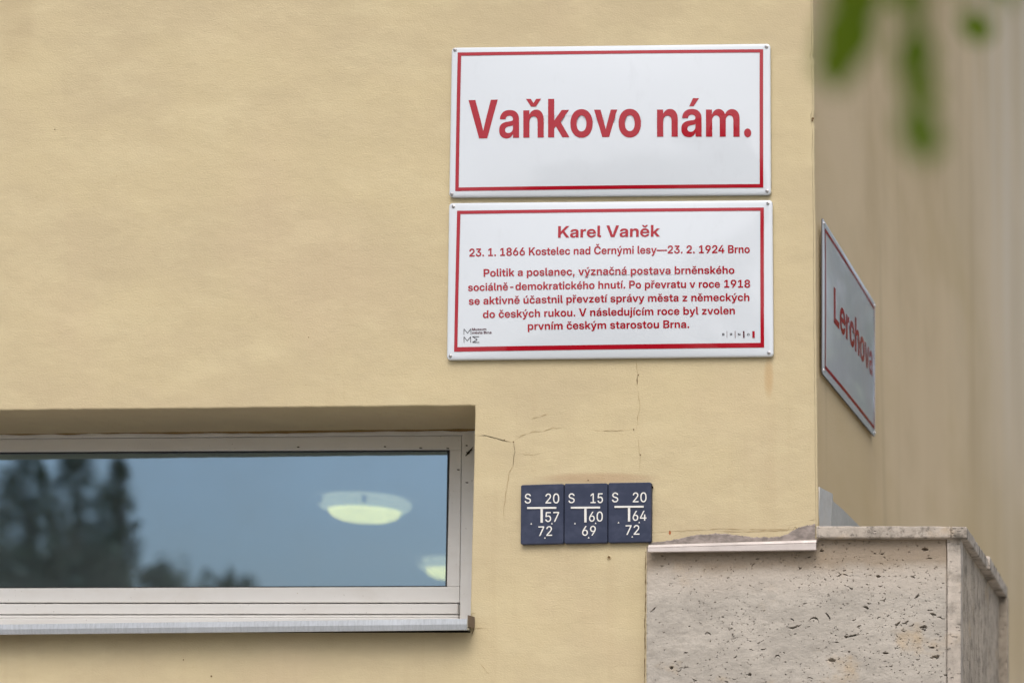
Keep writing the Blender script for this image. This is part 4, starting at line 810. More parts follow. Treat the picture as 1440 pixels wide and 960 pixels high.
GD_ = json.loads(''.join('''
{"0":[648,[[295,-8,331,-10,362,-7,390,-2,416,6,457,27,478,43,499,64,527,102,542,130,555,161,571,218,582,296,584,402,577,473,561,545,550,578,534,612,516,641,497,664,473,687,453,702,
431,715,401,726,354,736,294,736,247,726,217,715,195,702,159,672,139,649,121,623,106,596,93,565,77,508,65,431,64,325,70,254,87,181,100,145,113,117,130,88,148,65,170,43,190,29,217,12
,242,3,266,-4],[317,83,295,85,278,91,248,107,223,132,202,166,186,208,174,260,168,327,168,399,173,456,181,501,194,543,214,583,239,613,268,633,299,643,333,645,351,643,372,637,403,619
,428,592,449,555,465,508,475,457,480,399,480,329,475,272,467,226,452,181,434,145,409,115,382,96,352,85]]],"1":[648,[[104,1,565,1,564,89,404,91,403,728,279,728,119,612,120,503,289,6
27,294,629,298,628,298,91,105,90]]],"2":[648,[[86,1,563,1,563,92,237,92,235,94,236,99,417,288,469,347,514,408,530,438,542,467,550,504,552,542,547,578,535,612,516,646,494,671,470,69
2,431,715,382,731,333,737,289,736,240,726,200,710,161,684,128,649,106,613,96,589,90,565,87,540,87,517,188,517,191,545,198,569,209,592,220,607,239,624,263,637,286,643,310,646,341,64
5,366,640,388,630,406,619,425,600,437,581,446,556,449,527,446,498,438,472,425,446,402,413,345,348,87,78]]],"3":[648,[[278,-8,322,-10,368,-6,410,4,456,24,487,43,516,70,541,102,557,1
37,564,158,569,189,567,241,562,264,552,291,539,316,523,338,500,362,484,375,438,399,389,412,355,415,328,415,541,649,541,726,539,728,92,727,93,635,402,635,403,633,403,630,398,623,225
,429,224,350,226,348,316,347,350,342,387,329,409,316,425,302,440,283,448,267,456,244,460,224,460,195,456,176,448,153,437,135,423,120,409,108,374,92,334,84,313,83,277,86,236,97,220,
105,202,118,188,132,176,151,169,169,165,189,56,189,62,150,76,111,94,83,124,51,153,30,194,11,238,-2]]],"4":[648,[[396,1,498,1,498,141,499,143,595,144,596,233,594,235,498,236,498,452
,496,454,398,454,397,235,164,236,168,249,441,726,441,728,338,728,52,231,52,145,53,143,395,143]]],"5":[648,[[285,-8,344,-9,375,-4,401,3,430,14,451,26,477,44,495,59,513,80,531,106,54
4,130,554,156,564,205,566,236,564,267,559,298,551,325,536,358,522,382,500,408,479,428,461,441,435,456,410,466,378,474,345,477,306,476,280,471,251,461,223,446,202,430,199,431,222,63
3,223,635,529,635,529,728,134,728,131,726,91,362,189,347,210,362,230,371,272,384,318,388,353,383,388,368,419,343,442,311,456,272,460,249,460,215,453,182,442,154,424,128,404,110,376
,94,352,85,318,82,287,84,262,91,236,103,215,120,198,141,188,163,183,189,79,189,83,154,96,115,114,84,141,54,168,32,207,11,241,-1]]],"6":[648,[[296,-8,348,-9,389,-2,428,11,465,32,497
,58,526,94,544,128,557,169,562,200,563,228,560,270,554,301,545,325,529,356,511,381,493,399,467,419,446,430,416,441,385,448,353,451,319,450,294,445,263,433,464,728,351,727,154,434,1
13,358,92,296,85,254,87,190,100,140,123,94,142,68,161,50,202,20,247,1],[304,81,273,89,249,102,225,122,209,143,198,166,190,195,187,228,189,260,196,285,207,309,221,328,244,349,267,36
2,293,370,324,373,348,371,377,363,402,350,421,333,438,312,450,290,457,264,461,234,459,200,453,172,440,145,423,122,407,107,382,92,359,84,338,80]]],"7":[648,[[134,1,247,1,563,628,563
,727,84,727,85,635,450,635,451,633,450,626]]],"8":[648,[[289,-8,352,-9,399,-2,443,11,489,33,526,63,554,97,573,137,581,176,581,213,576,242,566,270,548,303,528,327,500,350,471,367,43
7,377,436,379,437,382,456,388,476,398,499,415,522,441,538,469,551,509,554,543,551,578,540,615,529,636,511,661,491,681,466,699,440,713,411,725,386,731,352,736,297,736,253,729,214,71
7,175,695,142,667,116,633,100,596,93,561,93,527,98,498,106,473,119,449,139,423,155,408,177,395,211,382,212,379,211,377,172,365,139,345,113,320,90,288,75,254,67,215,67,172,75,135,88
,106,104,81,129,55,155,35,188,17,217,6,255,-4],[303,80,273,84,242,95,217,110,196,132,183,154,176,179,174,208,179,237,191,264,206,284,227,303,253,318,277,326,308,331,339,331,375,324
,399,315,426,298,444,280,457,262,466,239,471,215,472,189,467,164,457,141,442,122,427,109,409,97,390,89,365,82,336,79],[308,418,282,423,255,434,233,449,218,465,207,485,199,513,197,5
40,200,565,209,587,223,609,240,624,260,635,282,643,312,648,336,648,365,643,383,637,404,625,423,609,436,591,444,573,449,548,449,521,445,501,439,483,428,465,413,449,395,435,378,427,3
57,421,336,418]]],"9":[648,[[184,1,298,1,493,293,531,361,552,418,562,469,562,524,553,569,537,612,510,654,480,684,444,708,400,726,351,736,296,736,257,730,213,713,177,692,143,661,115
,622,95,576,87,540,85,514,85,473,90,441,99,412,112,382,126,360,146,336,169,317,197,300,223,289,255,281,298,277,328,278,351,282,385,294],[315,355,286,359,263,367,242,380,221,400,204
,425,194,447,188,477,187,509,190,535,198,563,213,591,229,610,247,625,271,638,302,646,328,648,354,645,382,635,407,620,428,599,443,576,454,548,459,524,461,491,458,465,449,438,437,413
,417,390,398,375,372,363,343,356]]],"S":[645,[[287,-11,355,-11,397,-6,448,7,493,28,531,56,560,90,580,129,587,150,592,178,591,224,587,250,580,271,558,308,524,341,490,364,445,385,396
,402,297,428,244,448,222,461,205,474,193,487,185,502,180,522,180,548,187,572,198,592,220,613,241,626,267,636,301,643,336,644,365,641,393,634,422,621,445,605,458,590,471,566,479,537
,582,538,579,572,569,605,551,637,526,667,493,693,458,712,415,727,371,735,311,737,257,730,209,716,170,696,138,673,106,637,85,598,75,557,73,513,78,484,85,463,104,429,122,408,139,394,
176,370,215,352,259,337,368,307,425,286,445,275,460,263,474,246,481,233,486,209,484,180,475,154,459,133,437,113,409,98,378,88,347,83,308,83,277,86,246,95,218,108,196,124,178,147,16
8,168,160,200,53,199,58,159,71,120,91,85,121,53,155,28,196,9,235,-3]]]}
'''.split('\n')))
def layout(txt, G):
    x = 0; polys = []
    for ch in txt:
        ad, cs = G.get(ch, (280, []))
        for c in cs: polys.append([(x+c[i], c[i+1]) for i in range(0, len(c), 2)])
        x += ad
    xs = [p[0] for q in polys for p in q]
    return polys, min(xs), max(xs)
def fill(polys, name):
    cu = bpy.data.curves.new(name, 'CURVE'); cu.dimensions = '2D'; cu.fill_mode = 'BOTH'
    for q in polys:
        sp = cu.splines.new('POLY'); sp.points.add(len(q)-1)
        for i, (a_, b_) in enumerate(q): sp.points[i].co = (a_, b_, 0, 1)
        sp.use_cyclic_u = True
    ob = bpy.data.objects.new(name, cu); C.objects.link(ob); dg = bpy.context.evaluated_depsgraph_get()
    me = bpy.data.meshes.new_from_object(ob.evaluated_get(dg)); me.name = name
    bpy.data.objects.remove(ob); bpy.data.curves.remove(cu); return me
CAP = 727.0
def lettering(txt, a_, b_, cap, fn, m, parent, G, name='lettering', tall=None):
    """txt with its baseline from pixel a to pixel b, capitals cap pixels high; fn puts (px, py) on the surface"""
    polys, xa, xb_ = layout(txt, G)
    q2 = [[(a_[0]+(x-xa)/(xb_-xa)*(b_[0]-a_[0]), -(a_[1]+(x-xa)/(xb_-xa)*(b_[1]-a_[1])-y/CAP*cap)) for x, y in q] for q in polys]
    sc = .01
    me = fill([[(x*sc, y*sc) for x, y in q] for q in q2], name)
    for v in me.vertices: v.co = fn(v.co.x/sc, -v.co.y/sc)
    me.update(); me.materials.clear()
    return link(name, me, m, parent)
def shape(polys, fn, m, parent, name):
    sc = .01; me = fill([[(x*sc, -y*sc) for x, y in q] for q in polys], name)
    for v in me.vertices: v.co = fn(v.co.x/sc, -v.co.y/sc)
    me.update(); me.materials.clear(); return link(name, me, m, parent)
def rect(x0_, y0_, x1_, y1_): return [(x0_,y0_),(x1_,y0_),(x1_,y1_),(x0_,y1_)]

# ------------------------------------------------------------------ enamel signs
def rr_outline(a, b, r, n=7):
    pts = []
    for cx, cy, s in ((a-r, b-r, 0), (-(a-r), b-r, 1), (-(a-r), -(b-r), 2), (a-r, -(b-r), 3)):
        for k in range(n):
            t_ = (s+k/(n-1))*math.pi/2; pts.append((cx+r*math.cos(t_), cy+r*math.sin(t_)))
    # more points along the straight sides
    out = []
    for i in range(len(pts)):
        p, q = pts[i], pts[(i+1) % len(pts)]; d = math.hypot(q[0]-p[0], q[1]-p[1]); m = 12 if i % n == n-1 else 1
        for k in range(m): out.append((p[0]+(q[0]-p[0])*k/m, p[1]+(q[1]-p[1])*k/m))
    return out
def sign_plate(A, B, put, m, parent, base=.010, bulge=.008, r=.007, edge=None):
    """convex enamel plate: half size A x B, edges turned back to the wall; put(u, v, h) places a point"""
    bm = bmesh.new(); rings = []
    def hgt(x, y): return base+bulge*(1-(x/A)**2)**.8*(1-(y/B)**2)**.8 if abs(x) < A and abs(y) < B else base
    lev = [(0,-.9,0),(0,-.25,0),(.0006,-.12,0),(.0018,-.04,0),(.0040,0,0)]+[(.0040+(B-.012)*(k/14)**1.3,0,1) for k in range(1, 15)]
    for ins, dh, body in lev:
        o = rr_outline(A-ins, B-ins, max(.002, r-ins*.6))
        ring = []
        for x, y in o:
            h = hgt(x, y) if dh == 0 else base*(1+dh)
            if dh == 0 and not body: h = base+.0002
            ring.append(bm.verts.new(put(x, y, h)))
        rings.append(ring)
    for i in range(len(rings)-1):
        n_ = len(rings[i])
        for k in range(n_): bm.faces.new((rings[i][k], rings[i][(k+1) % n_], rings[i+1][(k+1) % n_], rings[i+1][k])).material_index = 1 if (edge and i < 2) else 0
    bm.faces.new(rings[-1]); bm.faces.new(rings[0])
    o = finish(bm, 'plate', [m, edge] if edge else m, parent, True); return o, hgt
def screw(c, nrm, r, parent, m=M_screw):
    nrm = Vector(nrm); a_ = nrm.orthogonal().normalized(); b_ = nrm.cross(a_); n_ = 14; bm = bmesh.new(); rg = []
    for rr_, h in ((1.45,.0),(1.4,.0007),(1.0,.0009),(1.0,.0016),(.8,.0026),(.45,.0032),(.30,.0033),(.24,.0018)):
        rg.append([bm.verts.new(c+nrm*h+r*rr_*(math.cos(k*2*math.pi/n_)*a_+math.sin(k*2*math.pi/n_)*b_)) for k in range(n_)])
    for i in range(len(rg)-1):
        for k in range(n_): bm.faces.new((rg[i][k], rg[i][(k+1) % n_], rg[i+1][(k+1) % n_], rg[i+1][k]))
    bm.faces.new(rg[-1]); bm.faces.new(rg[0]); return finish(bm, 'screw', m, parent)
def border_strip(quad_o, quad_i, fn, m, parent, seg=36):
    bm = bmesh.new(); n_ = 4; rows_ = []
    for i in range(4):
        for k in range(seg):
            t_ = k/seg; j = (i+1) % 4
            o = (quad_o[i][0]*(1-t_)+quad_o[j][0]*t_, quad_o[i][1]*(1-t_)+quad_o[j][1]*t_); q = (quad_i[i][0]*(1-t_)+quad_i[j][0]*t_, quad_i[i][1]*(1-t_)+quad_i[j][1]*t_)
            rows_.append((bm.verts.new(fn(*o)), bm.verts.new(fn(*q))))
    for k in range(len(rows_)):
        a_, b_ = rows_[k], rows_[(k+1) % len(rows_)]; bm.faces.new((a_[0], b_[0], b_[1], a_[1]))
    return finish(bm, 'border', m, parent)

def front_sign(name, quad, bo, th, label, cat, scr):
    """quad: TL TR BR BL pixels of the plate; bo: the border's outer corners"""
    (tl, tr_, br_, bl_) = quad
    cpx = (sum(q[0] for q in quad)/4, sum(q[1] for q in quad)/4)
    A = (math.hypot(tr_[0]-tl[0], tr_[1]-tl[1])+math.hypot(br_[0]-bl_[0], br_[1]-bl_[1]))/4/PPM
    B = (bl_[1]-tl[1]+br_[1]-tr_[1])/4/PPM
    root = empty(name, P(*cpx, 0), label, cat)
    def bil(u, v):
        a_ = (tl[0]*(1-u)/2+tr_[0]*(1+u)/2, tl[1]*(1-u)/2+tr_[1]*(1+u)/2); b_ = (bl_[0]*(1-u)/2+br_[0]*(1+u)/2, bl_[1]*(1-u)/2+br_[1]*(1+u)/2)
        return (a_[0]*(1+v)/2+b_[0]*(1-v)/2, a_[1]*(1+v)/2+b_[1]*(1-v)/2)
    def put(x, y, h):
        p = P(*bil(x/A, y/B), -.012); p.y = -h; return p
    pl, hgt = sign_plate(A, B, put, M_white, root)
    def inv(px, py):
        u = v = 0.0
        for _ in range(6):
            q = bil(u, v); w2 = (tr_[0]-tl[0])/2; h2 = (bl_[1]-tl[1])/2
            u += (px-q[0])/w2; v -= (py-q[1])/h2
        return u*A, v*B
    def fn(px, py, lift=.0006):
        h = hgt(*inv(px, py))+lift; p = P(px, py, -.012); p.y = -h; return p
    tt, tl_, tb, tr2 = th
    bi = [(bo[0][0]+tl_, bo[0][1]+tt), (bo[1][0]-tr2, bo[1][1]+tt), (bo[2][0]-tr2, bo[2][1]-tb), (bo[3][0]+tl_, bo[3][1]-tb)]
    border_strip(bo, bi, fn, M_red, root)
    for c_ in scr: screw(fn(*c_, -.0003), (rng.uniform(-.1,.1), -1, rng.uniform(-.1,.1)), .0027, root)
    return root, fn
s1, f1 = front_sign('street_sign', [(634.3,66.2),(1082.6,60.6),(1083.4,272.8),(630.6,276.6)], [(643.3,73.8),(1073,69.2),(1073.2,263.6),(639.8,268.4)], (4.6,5.0,4.9,4.9),
    'white enamel sign with one line of very large red letters, above the information sign', 'street sign',
    [(639.3,70),(1077.6,65.6),(1078.4,268.2),(635,272.4)])
lettering('Vaňkovo', (659,195.3), (902.6,194), 54, f1, M_red, s1, GB)
lettering('nám.', (925,193.8), (1056.6,192.8), 53.6, f1, M_red, s1, GB)
s2, f2 = front_sign('information_sign', [(630.4,284.8),(1085.6,280.6),(1087,500.6),(627.4,505.6)], [(642.5,296.2),(1074,291.6),(1074.4,488.2),(638.2,494.2)], (4.6,4.8,6.4,5.0),
    'white enamel sign with seven lines of small red text, on the front wall', 'information sign',
    [(637,290),(1079.6,285.4),(1081,495.6),(633,500)])
for txt, a_, b_, cap in (('Karel Vaněk', (785.6,335.2), (928.8,333.6), 16.6), ('23. 1. 1866 Kostelec nad Černými lesy—23. 2. 1924 Brno', (660.2,361), (1054.6,356), 11.2),
        ('Politik a poslanec, význačná postava brněnského', (680.6,389.6), (1033.2,385.4), 10.9), ('sociálně-demokratického hnutí. Po převratu v roce 1918', (658.4,409.6), (1055.2,404.5), 10.9),
        ('se aktivně účastnil převzetí správy města z německých', (659.4,428.7), (1054,423.3), 10.9), ('do českých rukou. V následujícím roce byl zvolen', (679.4,447.5), (1033.8,442), 10.9),
        ('prvním českým starostou Brna.', (742.8,464.2), (969.8,461.4), 10.9)):
    lettering(txt, a_, b_, cap, f2, M_red, s2, GB)
lettering('Muzeum', (664,464.9), (684.2,464.6), 3.5, f2, M_ink, s2, GB); lettering('města Brna', (664,469.6), (691.3,469.2), 3.6, f2, M_ink, s2, GB)
def thinM(x0_, y0_, x1_, y1_, w=.75, turn=False):
    def q(u, v): return (x0_+(x1_-x0_)*u, y0_+(y1_-y0_)*v) if not turn else (x0_+(x1_-x0_)*v, y0_+(y1_-y0_)*(1-u))
    P_ = [q(0,1), q(0,0), q(.5,.72), q(1,0), q(1,1)]; r = []
    for i in range(4):
        (ax, ay), (bx, by) = P_[i], P_[i+1]; d = math.hypot(bx-ax, by-ay); nx, ny = -(by-ay)/d*w/2, (bx-ax)/d*w/2
        r.append([(ax+nx,ay+ny),(bx+nx,by+ny),(bx-nx,by-ny),(ax-nx,ay-ny)])
    return r
def emblem_mesh(quads, fn, m, parent, name='emblem'):
    bm = bmesh.new()
    for i, q in enumerate(quads): bm.faces.new([bm.verts.new(fn(a_, b_, .0006+.00004*(i % 5))) for a_, b_ in q])
    return finish(bm, name, m, parent)
emblem_mesh(thinM(652.4,462.2,662.4,470.4)+thinM(652.4,473.2,661.8,481.4)+thinM(664.4,473.2,674,481.2,.85,True), f2, M_black, s2)
for ch, xa, xb_ in (('B',1015.9,1019),('R',1026.7,1029.9),('N',1037.9,1041.2),('O',1050.7,1054.2)): lettering(ch, (xa,471.8), (xb_,471.7), 3.1, f2, M_black, s2, GB, 'emblem_letter')
for xa, xb_, m in ((1022,1022.9,M_grey),(1033.2,1034.8,M_grey),(1044.9,1047,M_ink),(1057.9,1061.3,M_red)): emblem_mesh([rect(xa, 465.5, xb_, 475)], f2, m, s2, 'emblem_bar')

# sign on the side wall
SX = XC+.002
root3 = empty('street_sign', (XC, .345, 2.685), 'white enamel street sign reading Lerchova, seen obliquely on the side wall', 'street sign')
A3, B3, yc, zc3 = .3235, .1575, .347, 2.6855
def put3(x, y, h): return Vector((SX+.005+h, yc+x, zc3+y))
pl3, h3 = sign_plate(A3, B3, put3, M_white, root3, .0035, .006, edge=mat('chipped_enamel_edge', (.10,.095,.10), .6))
def f3(px, py, lift=.0006): return put3(px, -py, h3(px, -py)+lift)
bo3 = [(-A3+.019,-B3+.015),(A3-.017,-B3+.015),(A3-.017,B3-.015),(-A3+.019,B3-.015)]
bi3 = [(-A3+.026,-B3+.022),(A3-.024,-B3+.022),(A3-.024,B3-.022),(-A3+.026,B3-.022)]
border_strip(bo3, bi3, f3, M_red, root3)
lettering('Lerchova', (.124-yc,zc3-2.657), (.617-yc,zc3-2.657), .0745, f3, M_red, root3, GB)
for u, v in ((-1,-1),(1,-1),(1,1),(-1,1)): screw(f3(u*(A3-.009), v*(B3-.009), -.0003), (1, rng.uniform(-.1,.1), rng.uniform(-.1,.1)), .0027, root3)

# ------------------------------------------------------------------ blue marker plates
def rounded_plate(bm, quad, y0, y1, r=2.6, n=5):
    (tl, tr_, br_, bl_) = quad
    def ring(ins, y):
        pts = []
        for (cx, cy), sx, sy, a0 in ((tr_, -1, 1, -90), (br_, -1, -1, 0), (bl_, 1, -1, 90), (tl, 1, 1, 180)):
            ox, oy = cx+sx*(r), cy+sy*(r)
            for k in range(n):
                a_ = R(a0+90*k/(n-1)); q = P(ox+(r-ins)*math.cos(a_), oy+(r-ins)*math.sin(a_), y1); q.y = y; pts.append(bm.verts.new(q))
        return pts
    rg = [ring(0, y0), ring(0, y1+.0016), ring(.35, y1+.0005), ring(1.1, y1)]
    for i in range(3):
        m = len(rg[i])
        for k in range(m): bm.faces.new((rg[i][k], rg[i][(k+1) % m], rg[i+1][(k+1) % m], rg[i+1][k]))
    bm.faces.new(rg[-1]); bm.faces.new(rg[0])
GRP = 'blue hydrant marker plates in a row'
def marker(dx, dy, quad, top, a_txt, b_txt, label):
    cx_ = (quad[0][0]+quad[2][0])/2; cy_ = (quad[0][1]+quad[2][1])/2
    root = empty('marker_plate', P(cx_, cy_, 0), label, 'marker plate', GRP)
    bm = bmesh.new(); rounded_plate(bm, quad, .001, -.0105); finish(bm, 'plate', M_blue, root)
    def fn(px, py, lift=.0007): p = P(px+dx, py+dy, -.0105); p.y = -.0105-lift; return p
    def L(txt, xa, xb_, yb, cap):
        lettering(txt, (xa,yb+.15), (xb_,yb-.15), cap, fn, M_letter, root, GD_)
    L('S', 738.0, 746.8, 707.4, 13.6)
    x_a = 767.2+(1.8 if top[0] == '1' else 0); L(top, x_a, 786.6, 707.4, 13.8)
    L(a_txt, 766.9, 786.4, 733.3, 13.9); L(b_txt, 757.2, 776.6, 753.1, 13.6)
    bm = bmesh.new()
    def slab(x0_, y0_, x1_, y1_, h=.0016):
        f = [fn(x0_, y0_, h), fn(x1_, y0_-.3*(x1_-x0_)/40, h), fn(x1_, y1_-.3*(x1_-x0_)/40, h), fn(x0_, y1_, h)]; hexa(bm, f, [Vector((p.x, -.0106, p.z)) for p in f])
    slab(741.6, 712.7, 782.5, 715.3); slab(760.5, 715.5, 763.6, 734.6); finish(bm, 'pointer_mark', M_letter, root)
    for px, py in ((747.2,736),(776.3,735.7),(766.5,755.9)):
        bm = bmesh.new(); vs = [fn(px-1.3, py+1, .0009), fn(px, py-1.4, .0009), fn(px+1.3, py+1, .0009)]
        bm.faces.new([bm.verts.new(v) for v in vs]); finish(bm, 'dot', M_letter, root)
    return root
marker(0, 0, [(732.3,681.4),(792.6,679.7),(792.4,764.0),(731.8,765.2)], '20', '57', '72', 'navy marker plate reading S 20, 57, 72, the one nearest the window')
marker(61.5, -.4, [(793.6,679.6),(854.2,678.8),(854.0,762.9),(793.3,763.9)], '15', '60', '69', 'navy marker plate reading S 15, 60, 69 between two other plates')
m3 = marker(122.8, -1.6, [(855.2,678.4),(915.6,677.6),(915.2,761.8),(855.0,762.8)], '20', '64', '72', 'navy marker plate reading S 20, 64, 72, the one nearest the stone pier')
bm = bmesh.new(); lathe(bm, [(.0022,0),(.0028,.001),(.0028,.007)], (0,0,0), 10)
bmesh.ops.rotate(bm, verts=bm.verts, cent=(0,0,0), matrix=Matrix.Rotation(R(90), 3, 'X')); bmesh.ops.translate(bm, verts=bm.verts, vec=P(917.2,684.8)+Vector((0,0,0)))
finish(bm, 'wall_plug', M_dirt, m3)

# ------------------------------------------------------------------ trees
def leaf_geo(bm, c, d, up, L, Wd, fold=.25):
    d = Vector(d).normalized(); s = d.cross(Vector(up)).normalized(); n_ = s.cross(d)
    mid, le, ri = [], [], []
    for i, (t_, w_) in enumerate(((0,.02),(.15,.55),(.35,.98),(.55,.95),(.75,.62),(.9,.26),(1,.01))):
        p = c+d*L*t_-n_*L*.18*t_*t_
        mid.append(bm.verts.new(p)); le.append(bm.verts.new(p+s*Wd/2*w_+n_*Wd*fold*w_*.5)); ri.append(bm.verts.new(p-s*Wd/2*w_+n_*Wd*fold*w_*.5))
    for i in range(6):
        bm.faces.new((mid[i], mid[i+1], le[i+1], le[i])); bm.faces.new((mid[i], ri[i], ri[i+1], mid[i+1]))
def D(px, py, d):
    d *= .86
    return Vector(((px-PPX)/2800*d, -DIST+d, EYE+(PPY-py)/2800*d))
lin = empty('linden_tree', (.75, -2.75, 0), 'leafy tree beside the camera whose blurred green twigs hang into the top right corner', 'tree')
bm = bmesh.new(); tube(bm, [(.75,-2.75,0),(.74,-2.76,.5),(.77,-2.74,1.5),(.74,-2.76,2.6),(.70,-2.78,3.5),(.68,-2.8,4.4)], [.11,.085,.075,.06,.04,.015], 12); finish(bm, 'trunk', M_bark, lin, True)
bm = bmesh.new(); b0 = D(1190,-190,1.12); b9 = D(1420,-230,1.14)
tube(bm, [(.74,-2.76,2.55),(.5,-2.8,2.75),(.2,-2.83,2.62),tuple(b9),tuple(D(1300,-205,1.13)),tuple(b0)], [.028,.020,.013,.006,.004,.002], 8); finish(bm, 'branch', M_bark, lin, True)
twigs = [[(1200,-192),(1196,-120),(1192,-40),(1186,30)], [(1300,-206),(1296,-110),(1290,-10),(1288,80),(1292,160)], [(1380,-222),(1376,-120),(1372,-20),(1370,20)], [(1420,-230),(1418,-120),(1412,-40)]]
for k, tw in enumerate(twigs):
    bm = bmesh.new(); d_ = 1.10+.02*k; tube(bm, [D(px, py, 1.12+(d_-1.12)*i/len(tw)) for i, (px, py) in enumerate(tw)], [.0016,.0012,.0009,.0007,.0006][:len(tw)], 6); finish(bm, 'twig', M_bark, lin, True)
# (start px, start py, end px, end py, width px, distance)
for (a_, b_, c_, d_, w_, ds) in ((1212,-90,1204,66,58,1.11),(1205,-70,1186,62,52,1.10),(1200,-10,1172,132,56,1.10),(1204,-30,1190,104,44,1.12),(1184,20,1163,128,38,1.09),(1196,-60,1218,36,40,1.14),
        (1285,-70,1282,26,38,1.14),(1292,-10,1284,70,30,1.17),(1294,34,1278,132,44,1.15),(1291,95,1288,165,32,1.12),(1292,134,1295,238,46,1.07),(1288,150,1286,214,32,1.10),(1300,45,1302,100,26,1.2),
        (1222,20,1212,84,24,1.16),(1160,70,1154,120,20,1.13),(1262,-30,1268,18,26,1.18),(1306,100,1312,150,20,1.14),(1276,90,1270,128,20,1.13),(1312,180,1314,226,22,1.1),(1385,20,1380,66,24,1.45),(1345,-60,1348,6,18,1.25),(1372,12,1366,64,34,1.42),(1406,-95,1416,14,36,1.16),(1396,-80,1394,-2,30,1.25)):
    bm = bmesh.new(); p, q = D(a_, b_, ds), D(c_, d_, ds+.012)
    leaf_geo(bm, p, q-p, (rng.uniform(-.35,.35), -1, .2), (q-p).length, w_/2800*ds*.86*1.35); finish(bm, 'leaf', M_leaf, lin, True)
bm = bmesh.new(); n_ = 0
while n_ < 900:
    p = Vector((.8+rng.gauss(0,.5), -2.75+rng.gauss(0,.45), 3.6+rng.gauss(0,.55)))
    d_ = p.y+DIST
    if d_ < .1 or p.z < 2.5: continue
    px, py = PPX+p.x*2800/d_, PPY-(p.z-EYE)*2800/d_
    if px < 1560 and py > -260: continue
    if p.x < .05: continue
    leaf_geo(bm, p, (rng.gauss(0,1), rng.gauss(0,1), -1.2), (rng.gauss(0,.5), rng.gauss(0,.5), 1), .05, .038); n_ += 1
finish(bm, 'crown', M_leaf, lin, True)

def tree(name, base, h, crown_z, rx, rz_, n_, lsize, label, seed, clumps=14, cat='tree', m=M_leafdark, spindle=False):
    r = random.Random(seed); root = empty(name, base, label, cat); base = Vector(base)
    bm = bmesh.new(); th = h*.03
    tube(bm, [base, base+Vector((.02*h,0,h*.3)), base+Vector((-.01*h,.01*h,h*.6)), base+Vector((0,0,h*.93))], [th, th*.75, th*.45, th*.1], 9)
    cl = []
    for i in range(clumps):
        a_ = r.uniform(0, 2*math.pi); q = math.sqrt(r.random())*.75; zz = r.uniform(-1, 1)
        w2 = math.sqrt(max(.05, 1-zz*zz*.9)); c = base+Vector((rx*q*w2*math.cos(a_), rx*q*w2*math.sin(a_), crown_z+rz_*zz*.86)); cl.append((c, r.uniform(.30,.52)))
        tube(bm, [base+Vector((0,0,max(h*.15, (c-base).z*.62))), (base+Vector((0,0,(c-base).z*.8))).lerp(c, .5), c], [th*.3, th*.18, th*.05], 5)
    finish(bm, 'trunk', M_bark, root, True)
    bm = bmesh.new()
    if spindle:
        for i in range(n_):
            while True:
                q = r.random(); a_ = r.uniform(0, 2*math.pi); rad = rx*(math.sin(math.pi*min(1, q**.75+.02))**.55)*math.sqrt(r.random())
                p = base+Vector((rad*math.cos(a_), rad*math.sin(a_), crown_z-rz_+2*rz_*q))
                if mnoise.noise(p*.9+Vector((seed, 0, 0)))+.45*mnoise.noise(p*2.3) > -.16-.3*(1-q): break
            a_ = Vector((r.gauss(0,1), r.gauss(0,1), r.gauss(0,1))).normalized(); b_ = a_.orthogonal().normalized(); e = a_.cross(b_); s_ = lsize*r.uniform(.6,1.3)
            bm.faces.new([bm.verts.new(p+b_*s_), bm.verts.new(p+e*s_*.6), bm.verts.new(p-b_*s_), bm.verts.new(p-e*s_*.6)])
    for i in range(0 if spindle else n_):
        c, s = cl[r.randrange(clumps)]; rad = min(rx, rz_)*s*1.15
        v = Vector((r.gauss(0,1), r.gauss(0,1), r.gauss(0,.8))); v = v.normalized()*rad*r.random()**.4
        p = c+v; a_ = Vector((r.gauss(0,1), r.gauss(0,1), r.gauss(0,1))).normalized(); b_ = a_.orthogonal().normalized(); e = a_.cross(b_); s_ = lsize*r.uniform(.6,1.3)
        bm.faces.new([bm.verts.new(p+b_*s_), bm.verts.new(p+e*s_*.6), bm.verts.new(p-b_*s_), bm.verts.new(p-e*s_*.6)])
    finish(bm, 'crown', m, root)
    return root
def mirror_pos(px, T):                        # where a thing stands that the pane mirrors at this pixel column
    return ((px-PPX)/2800*T, GD-(T-(DIST+GD)))
def zat(py, T): return EYE+(PPY-py)/2800*T
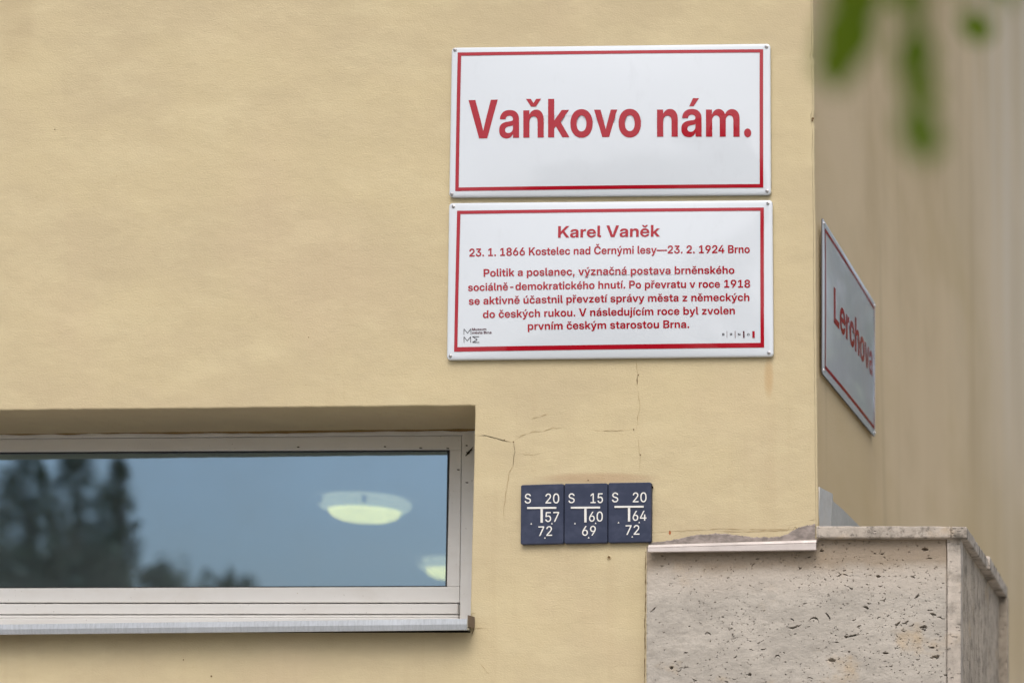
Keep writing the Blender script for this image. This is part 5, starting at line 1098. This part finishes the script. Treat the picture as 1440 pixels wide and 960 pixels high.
for k, (px, top_, rx) in enumerate(((34,634,1.35),(112,638,1.35),(166,660,1.05))):
    T = 78+3*k; x_, y_ = mirror_pos(px, T); h = zat(top_, T); low = zat(842, T)
    tree('poplar_tree', (x_, y_, -.13), h+.2, (h+low)/2+.5, rx, (h-low)/2+.3, 1800, .15, ('tallest poplar far behind the camera, mirrored at the left of the window', 'middle poplar behind the camera, mirrored left in the window', 'shorter poplar behind the camera, mirrored right of two poplars in the window')[k], 40+k, 6, spindle=True)
for k, (px, top_, rx) in enumerate(((-50,735,2.6),(20,752,1.5),(80,762,1.4),(150,756,1.25))):
    T = 70+2*k; x_, y_ = mirror_pos(px, T); h = zat(top_, T)
    tree('bushy_tree', (x_, y_, -.13), h, h*.66, rx, h*.36, 2600, .2, ('broad tree below the poplars, furthest left of the mirrored row', 'broad tree under the tallest mirrored poplar', 'broad tree under the middle mirrored poplar', 'rounded tree under the shorter mirrored poplar')[k], 60+k, 24)
for k, (px, top_, rx) in enumerate(((225,785,2.0),(252,776,1.8),(320,792,2.2))):
    T = 120; x_, y_ = mirror_pos(px, T); h = zat(top_, T)
    tree('distant_tree', (x_, y_, -.13), h, h*.7, rx, h*.3, 420, .35, ('small far tree mirrored low in the window right of the poplars', 'rounded far tree mirrored low in the window', 'low far tree mirrored below the left of the ceiling lamp')[k], 80+k, 12)
# trees mirrored in the enamel of the front signs
for k, (px, T, py, rx) in enumerate(((1180,30,60,1.5),(770,46,470,1.6),(870,44,455,1.8),(990,42,440,2.2))):
    x_, y_ = mirror_pos(px, T); h = zat(py, T)
    tree('street_tree', (x_, y_, -.13), h, h*.64, rx, h*.36, 3000, .22, ('tall street tree behind the camera mirrored in the right end of the upper sign', 'street tree across the road mirrored at the left foot of the lower sign', 'street tree across the road mirrored at the middle foot of the lower sign', 'street tree across the road mirrored at the right foot of the lower sign')[k], 100+k, 20)
# trees along the side street, mirrored in the sign on the side wall
for k, (x_, y_, h, rx) in enumerate(((2.6,23.0,11.5,1.7),(4.6,25.0,12.5,1.8),(6.6,27.0,13.0,2.1),(3.2,31.0,15.0,2.1),(6.2,36.0,16.5,2.6))):
    tree('street_tree', (x_, y_, -.12), h, h*.58, rx, h*.40, 1100, .19, ('street tree nearest the side wall, mirrored in the Lerchova sign', 'street tree with a narrow crown along the side street', 'street tree beside the road of the side street', 'tall street tree behind the first one on the side street', 'tallest street tree at the far end of the side street')[k], 120+k, 15)
